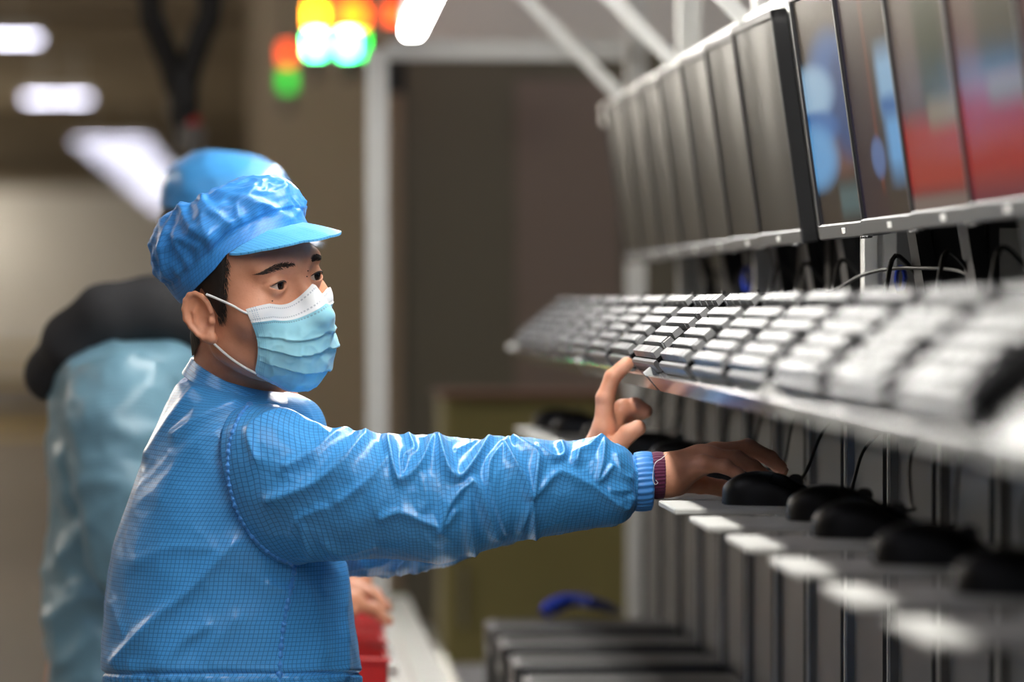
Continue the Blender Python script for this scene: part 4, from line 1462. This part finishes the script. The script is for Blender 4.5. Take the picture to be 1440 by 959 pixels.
# ------------------------------------------------------------------ gown
def ring_loft(rings, n_u, n_th, closed=True):
    """rings: (left px, right px, y px left, y px right, depth, half depth) from top to bottom -> centres and axes"""
    r = catmull(np.array(rings, float), n_u)
    return r
def torso_grid(rings, n_u, n_th, pw=2.3):
    r = catmull(np.array(rings, float), n_u)
    th = np.linspace(0, 2 * math.pi, n_th, endpoint=False)
    G = np.zeros((n_u, n_th, 3))
    for i, (xl, xr, yl, yr, d, hd) in enumerate(r):
        a, b = P(xl, yl, d), P(xr, yr, d)
        c, ax_ = (a + b) / 2, (b - a) / 2
        ct, st = np.cos(th), np.sin(th)
        e = 2 / pw
        cc, ss = np.sign(ct) * np.abs(ct) ** e, np.sign(st) * np.abs(st) ** e
        G[i] = c + cc[:, None] * ax_ + ss[:, None] * np.array([0, hd, 0])
    return G
def grid_normals(G, cu=False, cv=True):
    a = np.roll(G, -1, 1) - np.roll(G, 1, 1)
    b = np.gradient(G, axis=0)
    nn = np.cross(a, b)
    nn /= np.linalg.norm(nn, axis=-1)[..., None] + 1e-12
    c = G.mean(axis=1, keepdims=True)
    return nn * np.where(((G - c) * nn).sum(-1).mean() < 0, -1, 1)
def arc_uv(G):
    du = np.concatenate([np.zeros((1, G.shape[1])), np.linalg.norm(np.diff(G, axis=0), axis=-1).cumsum(0)])
    nx = np.roll(G, -1, 1)
    dv = np.linalg.norm(nx - G, axis=-1)
    dv = np.concatenate([np.zeros((G.shape[0], 1)), dv.cumsum(1)[:, :-1]], 1)
    dv = dv * (dv.mean(0, keepdims=True) / (dv + 1e-9)) * .35 + dv * .65
    return np.stack([du.mean(1, keepdims=True) + 0 * du + 1e-4, dv], -1)
TORSO = [(276, 404, 524, 556, 5.79, .070), (258, 424, 532, 563, 5.80, .088), (243, 442, 545, 574, 5.81, .112), (230, 454, 568, 592, 5.825, .140), (218, 460, 602, 618, 5.835, .160),
         (203, 460, 650, 655, 5.84, .172), (185, 466, 705, 705, 5.84, .175), (168, 474, 755, 755, 5.84, .175), (156, 483, 805, 805, 5.84, .172), (150, 491, 850, 850, 5.84, .170),
         (143, 499, 900, 900, 5.84, .168), (141, 504, 935, 935, 5.84, .168), (144, 506, 955, 955, 5.84, .168), (140, 510, 1000, 1000, 5.84, .17), (138, 514, 1100, 1100, 5.84, .175), (140, 514, 1180, 1180, 5.84, .175)]
G = torso_grid(TORSO, 260, 300)
Nn = grid_normals(G)
TR = [([(165, 932), (215, 876), (270, 826), (325, 766)], 7, 7), ([(225, 940), (255, 903), (290, 880)], 4, 6), ([(212, 640), (235, 603), (258, 572), (275, 552)], 6, 6),
      ([(250, 612), (290, 586), (330, 566)], 5, 7), ([(226, 700), (262, 640), (300, 610)], 3, 9), ([(482, 790), (480, 860), (478, 950)], 5, 6), ([(412, 800), (440, 850), (450, 920)], 3, 7),
      ([(190, 790), (240, 770), (300, 772)], 2.5, 8), ([(160, 850), (180, 900), (188, 945)], 3, 7), ([(330, 870), (300, 905), (280, 945)], 3, 8), ([(415, 845), (400, 830), (380, 822)], 3, 5)]
disp = fold(G, Nn, TR)
px = to_px(G)
disp += .010 * pnoise(G * 7 + 2) + .004 * pnoise(G * 16 + 9) + .0022 * (crumple(G * 11, 4.) - .3)
hb = np.abs(px[..., 1] - 947)
disp += -.004 * np.exp(-(hb / 3.) ** 2) + .0012 * np.sin(np.arange(300) * 1.5)[None] * np.exp(-((px[..., 1] - 955) / 8.) ** 2)
G = G + Nn * disp[..., None]
gown = MB().grid(G, cv=True, uv=arc_uv(G)).build('gown', M_fab, man, 180)

# near sleeve: (top x, top y, bottom x, bottom y, depth, v2x, v2y)
def sleeve_grid(rings, n_u, n_th, pw=2.15):
    r = catmull(np.array(rings, float), n_u)
    th = np.linspace(0, 2 * math.pi, n_th, endpoint=False)
    G = np.zeros((n_u, n_th, 3))
    for i, (tx, ty, bx, by, d, vx, vy) in enumerate(r):
        a, b = P(tx, ty, d), P(bx, by, d)
        c, e1 = (a + b) / 2, (a - b) / 2
        e = 2 / pw
        ct, st = np.cos(th), np.sin(th)
        G[i] = c + (np.sign(ct) * np.abs(ct) ** e)[:, None] * e1 + (np.sign(st) * np.abs(st) ** e)[:, None] * np.array([vx, vy, 0])
    return G
SLV = [(350, 570, 414, 797, 5.700, -.052, -.045), (368, 566, 426, 796, 5.690, -.044, -.062), (395, 572, 446, 794, 5.675, -.028, -.076), (440, 591, 486, 790, 5.655, -.006, -.082),
       (500, 604, 535, 787, 5.635, 0, -.082), (560, 608, 580, 792, 5.62, 0, -.080), (620, 609, 628, 794, 5.615, 0, -.078), (680, 618, 672, 780, 5.62, 0, -.072), (735, 612, 716, 768, 5.63, 0, -.066),
       (800, 617, 776, 756, 5.645, 0, -.060), (845, 612, 830, 748, 5.655, 0, -.055), (874, 622, 866, 741, 5.66, 0, -.050), (890, 634, 886, 731, 5.665, 0, -.044), (895, 643, 893, 718, 5.667, 0, -.036)]
SR = [([(379, 703), (433, 684), (475, 656), (514, 613)], 9, 7), ([(402, 656), (438, 636), (466, 613), (489, 602)], 6, 5), ([(357, 642), (351, 602), (390, 578), (438, 594), (461, 608)], 5, 5),
      ([(390, 663), (430, 684)], 2, 4), ([(478, 706), (514, 678), (545, 642), (545, 616)], 5, 5), ([(545, 616), (556, 661), (565, 673), (590, 653), (615, 613), (635, 667)], 7, 4.5),
      ([(573, 606), (582, 628), (568, 639), (565, 670)], 4, 3), ([(537, 729), (565, 720), (618, 740), (640, 720)], 6, 5), ([(407, 754), (418, 732), (455, 715)], 3.5, 4), ([(421, 740), (433, 782)], 3, 3.5),
      ([(455, 768), (478, 782), (523, 770)], 3, 4), ([(616, 616), (629, 656), (644, 671), (660, 656), (686, 622), (704, 613)], 9, 5), ([(643, 630), (663, 622), (681, 613)], 3, 3.5),
      ([(686, 674), (689, 648), (709, 624), (715, 614)], 5, 4.5), ([(709, 624), (736, 669), (749, 699), (754, 658), (754, 635), (722, 616)], 6, 4.5), ([(749, 700), (782, 666), (798, 666), (835, 684), (879, 715), (889, 702)], 4.5, 5),
      ([(756, 627), (780, 643), (793, 637), (790, 622)], 6, 3.5), ([(811, 645), (816, 632), (829, 627), (848, 611)], 6, 4), ([(850, 611), (848, 648), (842, 676), (861, 656)], 4.5, 4),
      ([(686, 679), (704, 726), (712, 749)], 4, 4.5), ([(618, 747), (634, 705), (657, 682), (670, 684), (699, 755)], 7, 5), ([(659, 689), (661, 734), (668, 781)], 5, 4), ([(749, 705), (754, 760)], 4, 3.5),
      ([(733, 747), (749, 705)], 3.5, 4), ([(545, 642), (530, 700), (520, 730)], 3, 7), ([(590, 665), (600, 700), (590, 720)], 3, 7), ([(860, 690), (885, 690)], 3, 5), ([(868, 640), (875, 665), (888, 672)], 3, 3.5)]
G = sleeve_grid(SLV, 420, 200)
Nn = grid_normals(G)
tt = np.linspace(0, 1, 420)[:, None]
amp = np.clip(tt / .12, 0, 1) * np.clip((1 - tt) / .03, 0, 1)
disp = fold(G, Nn, SR) * np.clip(tt / .06, .2, 1) * np.clip((1 - tt) / .02, 0, 1)
hid = np.clip(Nn[..., 1] * 2 + .2, 0, 1)
disp += amp * (.0030 * pnoise(G * 18 + 1) + hid * .010 * (crumple(G * 12, 2.) - .3) + .0016 * (crumple(G * 24, 6.) - .3)) - .0035 * amp
G = G + Nn * disp[..., None]
slv = MB().grid(G, cv=True, uv=arc_uv(G)).build('sleeve', M_fab, gown, 180)
# gathered seam around the armhole
seam_px = [(352, 568), (336, 588), (324, 620), (321, 655), (325, 690), (337, 725), (357, 756), (384, 780), (412, 796), (408, 830), (400, 870), (395, 910), (392, 960)]
sp = catmull(np.array(seam_px, float), 150)
from mathutils.bvhtree import BVHTree
def surf_bvh(*obs):
    vs, fs = [], []
    for o in obs:
        k = len(vs)
        vs += [Vector(q.co) + Vector(OFF[o.name].tolist()) for q in o.data.vertices]
        fs += [[i + k for i in q.vertices] for q in o.data.polygons]
    return BVHTree.FromPolygons(vs, fs)
bv = surf_bvh(gown, slv)
def on_cloth(x, y, bvh=None):
    a = Vector((0, 0, H)); b = Vector(P(x, y, 5.8).tolist())
    h = (bvh or bv).ray_cast(a, (b - a).normalized())
    return np.array(h[0]) if h[0] is not None else None
pts, rad = [], []
for i, (x, y) in enumerate(sp):
    q = on_cloth(x, y)
    if q is not None:
        pts.append(q + np.array([0, .0015, 0])); rad.append(.0030 + .0011 * math.sin(i * 1.9) + .0006 * math.sin(i * .7))
pts = np.array(pts)
for _ in range(3):
    pts[1:-1] = (pts[:-2] + 2 * pts[1:-1] + pts[2:]) / 4
MB().tube(catmull(pts, 420), np.interp(np.linspace(0, 1, 420), np.linspace(0, 1, len(rad)), rad), 8).build('seam', M_trim, gown, 180)
# elastic cuff, knitted undershirt cuff
def cuff(name, x0, x1, yt, yb, d, hd, m, ribs, rr, parent, slope=.04):
    G = []
    th = np.linspace(0, 2 * math.pi, 160, endpoint=False)
    for k in np.linspace(0, 1, 14):
        x = x0 + (x1 - x0) * k
        c = P(x, (yt + yb) / 2 - slope * (x - x0), d)
        e1 = P(x, yt, d) - P(x, yb, d)
        e1 = e1 / 2
        bulge = 1 + .05 * math.sin(math.pi * k) - (.12 if k in (0., 1.) else 0)
        rip = 1 + rr * np.sin(th * ribs + 1.2 * np.sin(5 * th) + 1.5 * k)
        G.append(c + (np.cos(th) * rip * bulge)[:, None] * e1 + (np.sin(th) * rip * bulge)[:, None] * np.array([0, -hd, 0]))
    return MB().grid(G, cv=True).build(name, m, parent, 180)
cuff('cuff', 890, 918, 638, 717, 5.667, .034, M_trim, 30, .028, gown)
cuff('undershirt_cuff', 915, 935, 637, 700, 5.667, .0285, M_knit, 40, .02, man, 0)
pts = [P(918, 676, 5.636), P(924, 664, 5.632), P(936, 655, 5.634), P(926, 688, 5.630), P(921, 680, 5.630), P(916, 684, 5.632)]
MB().tube(catmull([P(938, 638, 5.645), P(930, 645, 5.637), P(921, 652, 5.633), P(918, 672, 5.632), P(921, 681, 5.631), P(925, 679, 5.631), P(922, 675, 5.631)], 40), .0004, 5).build('loose_thread', M_strap, man)
# far sleeve
SLF = [(440, 640, 430, 800, 6.00, 0, -.075), (490, 660, 486, 812, 6.02, 0, -.075), (550, 665, 548, 808, 6.05, 0, -.072), (610, 660, 618, 797, 6.06, 0, -.068), (665, 655, 668, 778, 6.055, 0, -.062),
       (730, 650, 735, 755, 6.04, 0, -.055), (790, 642, 800, 738, 6.02, 0, -.05), (826, 638, 850, 715, 6.0, 0, -.045), (824, 648, 860, 690, 5.995, 0, -.034)]
G = sleeve_grid(SLF, 160, 90)
Nn = grid_normals(G)
G = G + Nn * (.008 * (crumple(G * 16, 5.) - .35) + .004 * pnoise(G * 22))[..., None]
MB().grid(G, cv=True, uv=arc_uv(G)).build('sleeve', M_fab, gown, 180)
# stand collar
def collar(rt, rb, m, parent, n_th=120):
    th = np.linspace(0, 2 * math.pi, n_th, endpoint=False)
    G = []
    for k in np.linspace(0, 1, 12):
        r = np.array(rb) * (1 - k) + np.array(rt) * k
        xl, yl, xr, yr, d, hd = r
        a, b = P(xl, yl, d), P(xr, yr, d)
        c, ax_ = (a + b) / 2, (b - a) / 2
        tip = np.clip(-np.sin(th), 0, 1)[:, None] * np.array([0, 0, -.010])
        G.append(c + np.cos(th)[:, None] * ax_ + np.sin(th)[:, None] * np.array([0, hd, 0]) + tip)
    G = np.array(G)
    Nn = grid_normals(G)
    G = G + Nn * (.0015 * pnoise(G * 40) + .003 * math.pi * 0)[..., None]
    mb = MB().grid(G, cv=True, uv=arc_uv(G))
    I = G - Nn * .003
    mb.grid(I, cv=True, uv=arc_uv(G), flip=True)
    mb.grid(np.stack([G[-1], I[-1]]), cv=True, uv=np.full((2, n_th, 2), .0026))
    return mb.build('collar', m, parent, 180)
collar((270, 502, 402, 560, 5.775, .066), (256, 524, 414, 578, 5.78, .080), M_fab, gown)

# trousers and shoes (below the frame)
for s in (-1, 1):
    a, b, c = LEGS[s]
    ring = lambda q, r: q + np.stack([r * np.cos(np.linspace(0, 2 * math.pi, 40, endpoint=False)), r * .95 * np.sin(np.linspace(0, 2 * math.pi, 40, endpoint=False)), np.zeros(40)], 1)
    pp = catmull([a + [0, 0, .06], a, (a + b) / 2, b, (b + c) / 2, c + [0, 0, -.02]], 40)
    G = np.array([ring(q, r) for q, r in zip(pp, np.interp(np.linspace(0, 1, 40), [0, .2, .5, 1], [.080, .086, .082, .075]))])
    G = G + (G - pp[:, None]) * (.06 * pnoise(G * 9))[..., None]
    MB().grid(G, cv=True).build('trouser_leg', M_trou, man, 180)
    sh = []
    for x, wd, ht in ((-.10, .012, .05), (-.09, .034, .075), (-.04, .042, .085), (.03, .045, .075), (.10, .05, .055), (.16, .044, .042), (.19, .02, .03), (.197, .004, .02)):
        th = np.linspace(0, math.pi, 14)
        sh.append([c * [1, 1, 0] + [x, wd * math.cos(t_) * 1.1, max(0, ht * math.sin(t_) ** .7)] for t_ in th])
    MB().grid(np.array(sh), flip=True).build('shoe', M_shoe, man, 60)
# fingernails on the visible finger ends
def nail(tip, prev, normal, wd, ln, lift, parent):
    ax_ = tip - prev; ax_ = ax_ / np.linalg.norm(ax_)
    nn = normal - ax_ * (normal @ ax_); nn /= np.linalg.norm(nn)
    sd = np.cross(ax_, nn)
    G = []
    for u in np.linspace(-1, 1, 9):
        w_ = wd * (1 - max(0, u) ** 4 * .35 - max(0, -u) ** 4 * .3)
        G.append([tip + ax_ * (ln * u) + sd * (w_ * q) + nn * (lift - .0022 * q * q - .0008 * max(0, u)) for q in np.linspace(-1, 1, 7)])
    MB().grid(G).build('fingernail', M_nail, parent, 180)
for f in ('index', 'middle', 'ring', 'pinky'):
    j = RHAND[f]
    nail(j[3], j[2], np.array([.25, -.15, 1.]), .0048, .0052, .0080, man)
j = LHAND['thumb']; nail(j[3] - (j[3] - j[2]) * .05, j[2], np.array([.35, -.75, .6]), .0058, .0062, .0094, man)
j = LHAND['index']; nail(j[3] - (j[3] - j[2]) * .05, j[2], np.array([-.5, -.15, .9]), .0052, .0058, .0084, man)
# ------------------------------------------------------------------ the second worker, seen from behind
D2 = 7.5
HC2 = P(303, 332, D2)
w2 = thing('person', np.array([P(150, 0, D2)[0], D2, 0]), 'worker seen from behind in pale blue gown with a charcoal hood down the back', 'person')
K2 = {'n0': P(285, 374, D2), 'n1': P(245, 480, D2), 'ch': P(205, 560, D2), 'pel': P(165, 960, D2 + .02),
      'sr': P(165, 560, D2 - .17), 'er': P(195, 800, D2 - .20), 'wr': P(420, 836, D2 - .14), 'sl': P(250, 560, D2 + .17), 'el': P(330, 760, D2 + .2), 'wl': P(440, 800, D2 + .12)}
hx2 = K2['pel'][0]
def w2_body(p):
    q = p
    d = ell(q, HC2, (.088, .076, .105), rot('Y', 14))
    d = smin(d, cap(q, K2['n0'], K2['n1'], .056, .064), .03)
    d = smin(d, chain(q, [K2['n1'], K2['ch'], K2['pel']], [.05, .10, .10]), .05)
    for a, b, c in (('sr', 'er', 'wr'), ('sl', 'el', 'wl')):
        d = smin(d, chain(q, [K2['ch'], K2[a], K2[b], K2[c]], [.06, .05, .042, .028]), .03)
        w_ = K2[c]
        dirn = (w_ - K2[b]) / np.linalg.norm(w_ - K2[b])
        d = smin(d, ell(q, w_ + dirn * .055, (.05, .042, .020)), .025)
        for k in range(4):
            s_ = w_ + dirn * .085 + np.array([0, -.030 + .02 * k, 0])
            d = smin(d, chain(q, [s_, s_ + dirn * .035 + np.array([0, 0, -.004]), s_ + dirn * (.062 - .006 * abs(k - 1.5)) + np.array([0, 0, -.018])], [.0105, .0095, .008]), .006)
        s_ = w_ + dirn * .03 + np.array([0, -.035, 0])
        d = smin(d, chain(q, [s_, s_ + dirn * .035 + np.array([0, -.012, -.006]), s_ + dirn * .055 + np.array([0, -.01, -.012])], [.013, .011, .009]), .008)
    for s in (-1, 1):
        h_ = np.array([hx2, D2 + .02 + .075 * s, .9]); k_ = np.array([hx2 + .02, D2 + .02 + .075 * s, .48]); a_ = np.array([hx2 - .02, D2 + .02 + .075 * s, .09])
        d = smin(d, chain(q, [K2['pel'], h_, k_, a_], [.1, .09, .058, .042]), .03)
        d = smin(d, cap(q, a_ + [-.03, 0, -.045], a_ + [.13, 0, -.055], .036, .028), .03)
    # ears, nose
    d = smin(d, ell(q, HC2 + np.array([.01, -.078, -.01]), (.018, .008, .03)), .006)
    d = smin(d, ell(q, HC2 + np.array([.01, .078, -.01]), (.018, .008, .03)), .006)
    d = smin(d, cap(q, HC2 + np.array([.085, 0, .0]), HC2 + np.array([.10, 0, -.03]), .008, .012), .012)
    return d
xs = axis([-.55, (P(400, 0, 7.3)[0] - .02, .012), (.22, .004)])
ys = axis([6.95, (7.62 + .2, .008)])
ys = axis([7.15, (7.92, .008)])
zs = axis([-.03, (H - .50, .012), (H - .38, .004), (H + .25, .011)])
v, f = sdf_mesh(w2_body, xs, ys, zs)
np_mesh('body', v, f, M_skin, w2)
# hair over the back of the head
G = []
for el in np.radians(np.linspace(-42, 30, 18)):
    a = np.radians(np.linspace(62, 298, 60))
    dd = sphdir(a, np.full_like(a, el))
    G.append(HC2 + (dd * np.array([.0915, .080, .1085]) * (1 + .012 * pnoise(dd * 30))[:, None]) @ rot('Y', 14).T)
MB().grid(np.array(G), flip=True).build('hair', M_hair, w2, 180)
# cap
CO = P(320, 282, D2)
G, UVc = [], []
for j, el in enumerate(np.radians(np.linspace(-16, 89, 40))):
    a = np.linspace(0, 2 * math.pi, 90, endpoint=False)
    dd = sphdir(a, np.full_like(a, el))
    r = np.array([.104, .096, .074]) if el > 0 else np.array([.104, .096, .10])
    q = dd * r * (1 + .05 * math.sin(max(0, el) * 2))
    q = q * (1 + (.035 * pnoise(q * 22) + .06 * (crumple(q * 11, 4.) - .3) * (el > -.05)))[:, None]
    G.append(CO + q @ rot('Y', 10).T); UVc.append(np.stack([a * .1, np.full_like(a, j * .005)], 1))
c2 = MB().grid(np.array(G), cv=True, uv=np.array(UVc)).build('cap', M_fab, w2, 180)
top = []
for k in np.linspace(0, 1, 8):
    row = []
    for a in np.radians(np.linspace(-70, 70, 30)):
        e = math.cos(a / math.radians(70) * math.pi / 2) ** .6
        row.append(CO + np.array([.10 * math.cos(a) + .06 * e * k, .094 * math.sin(a), -.022 - .02 * k * e]) @ rot('Y', 10).T)
    top.append(row)
top = np.array(top)
MB().grid(top, flip=True).grid(top - [0, 0, .003]).build('brim', M_brim, c2, 60)
# gown
TG = [(192, 270, 468, 478, D2, .07), (160, 275, 474, 490, D2, .12), (120, 278, 484, 505, D2, .17), (88, 280, 510, 530, D2, .20), (76, 280, 550, 570, D2, .215), (70, 276, 620, 620, D2 + .01, .215), (71, 268, 700, 700, D2 + .02, .205),
      (72, 262, 780, 780, D2 + .02, .20), (68, 258, 860, 860, D2 + .02, .20), (69, 256, 959, 959, D2 + .02, .20), (66, 258, 1060, 1060, D2 + .02, .205), (64, 262, 1240, 1240, D2 + .02, .21)]
G = torso_grid(TG, 150, 150)
Nn = grid_normals(G)
R2 = [([(140, 560), (165, 600), (172, 650)], 12, 9), ([(110, 520), (120, 560), (112, 620)], 9, 9), ([(80, 800), (110, 760), (150, 740)], 9, 9), ([(80, 870), (120, 840), (160, 850)], 9, 10), ([(95, 930), (130, 900)], 7, 9), ([(85, 640), (95, 700)], 8, 9)]
disp = fold(G, Nn, R2) + .016 * pnoise(G * 6 + 3) + .010 * (crumple(G * 8, 1.) - .3)
G = G + Nn * disp[..., None]
g2 = MB().grid(G, cv=True, uv=arc_uv(G)).build('gown', M_fab2, w2, 180)
def arm2(pts, rad, name='sleeve'):
    pp = catmull(np.array(pts), 90)
    rr = np.interp(np.linspace(0, 1, 90), np.linspace(0, 1, len(rad)), rad)
    t = np.gradient(pp, axis=0); t /= np.linalg.norm(t, axis=1)[:, None]
    th = np.linspace(0, 2 * math.pi, 60, endpoint=False)
    G = []
    for p_, d_, r_ in zip(pp, t, rr):
        a = np.cross(d_, [0, 1, 0]); a /= np.linalg.norm(a); b = np.cross(a, d_)
        G.append(p_ + r_ * (np.cos(th)[:, None] * a + np.sin(th)[:, None] * b))
    G = np.array(G); Nn = grid_normals(G)
    G = G + Nn * (.014 * (crumple(G * 9, 3.) - .3) + .006 * pnoise(G * 15))[..., None]
    return MB().grid(G, cv=True, uv=arc_uv(G)).build(name, M_fab2, g2, 180)
arm2([P(170, 530, D2 - .15), P(172, 600, D2 - .19), P(180, 700, D2 - .21), P(205, 800, D2 - .20), P(300, 828, D2 - .19), P(370, 833, D2 - .16), P(418, 836, D2 - .145)], [.075, .085, .075, .07, .062, .05, .038])
arm2([P(250, 530, D2 + .15), P(260, 600, D2 + .18), P(300, 690, D2 + .2), P(340, 765, D2 + .2), P(400, 790, D2 + .16), P(438, 800, D2 + .13)], [.075, .08, .072, .066, .05, .038])
# hood of a fleece lying over the gown
def hood(p):
    a = [P(275, 448, D2 - .06), P(215, 432, D2 - .09), P(150, 444, D2 - .10), P(100, 482, D2 - .07), P(72, 526, D2)]
    b = [P(275, 450, D2 + .10), P(215, 432, D2 + .12), P(150, 444, D2 + .12), P(100, 480, D2 + .08), P(72, 526, D2)]
    d = chain(p, a, [.045, .050, .050, .046, .030], .01)
    d = smin(d, chain(p, b, [.045, .05, .05, .045, .030], .01), .05)
    d = smin(d, cap(p, P(232, 430, D2 - .03), P(150, 470, D2 - .06), .035, .03), .03)
    d = smax(d, -cap(p, P(250, 392, D2 + .03), P(170, 400, D2 + .04), .05, .035), .02)
    return d + .006 * pnoise(p * 14.)
v, f = sdf_mesh(hood, axis([-.42, (-.06, .008)]), axis([7.28, (7.75, .009)]), axis([H - .20, (H + .10, .008)]))
hd_ = np_mesh('hood', v, f, M_hood, w2)
for s in (-1, 1):
    a_, b_, c_ = np.array([hx2, D2 + .02 + .075 * s, .98]), np.array([hx2 + .02, D2 + .02 + .075 * s, .48]), np.array([hx2 - .02, D2 + .02 + .075 * s, .07])
    pp = catmull([a_, (a_ + b_) / 2, b_, (b_ + c_) / 2, c_], 30)
    th = np.linspace(0, 2 * math.pi, 32, endpoint=False)
    G = np.array([q + r * np.stack([np.cos(th), np.sin(th), 0 * th], 1) for q, r in zip(pp, np.linspace(.085, .075, 30))])
    MB().grid(G + (G - pp[:, None]) * (.07 * pnoise(G * 9))[..., None], cv=True).build('trouser_leg', M_trou, w2, 180)
    sh = []
    for x, wd, ht in ((-.10, .012, .05), (-.09, .034, .075), (-.04, .042, .085), (.03, .045, .075), (.10, .05, .055), (.16, .044, .042), (.19, .02, .03), (.197, .004, .02)):
        t_ = np.linspace(0, math.pi, 14)
        sh.append([c_ * [1, 1, 0] + [x, wd * math.cos(q) * 1.1, max(0, ht * math.sin(q) ** .7)] for q in t_])
    MB().grid(np.array(sh), flip=True).build('shoe', M_shoe, w2, 60)
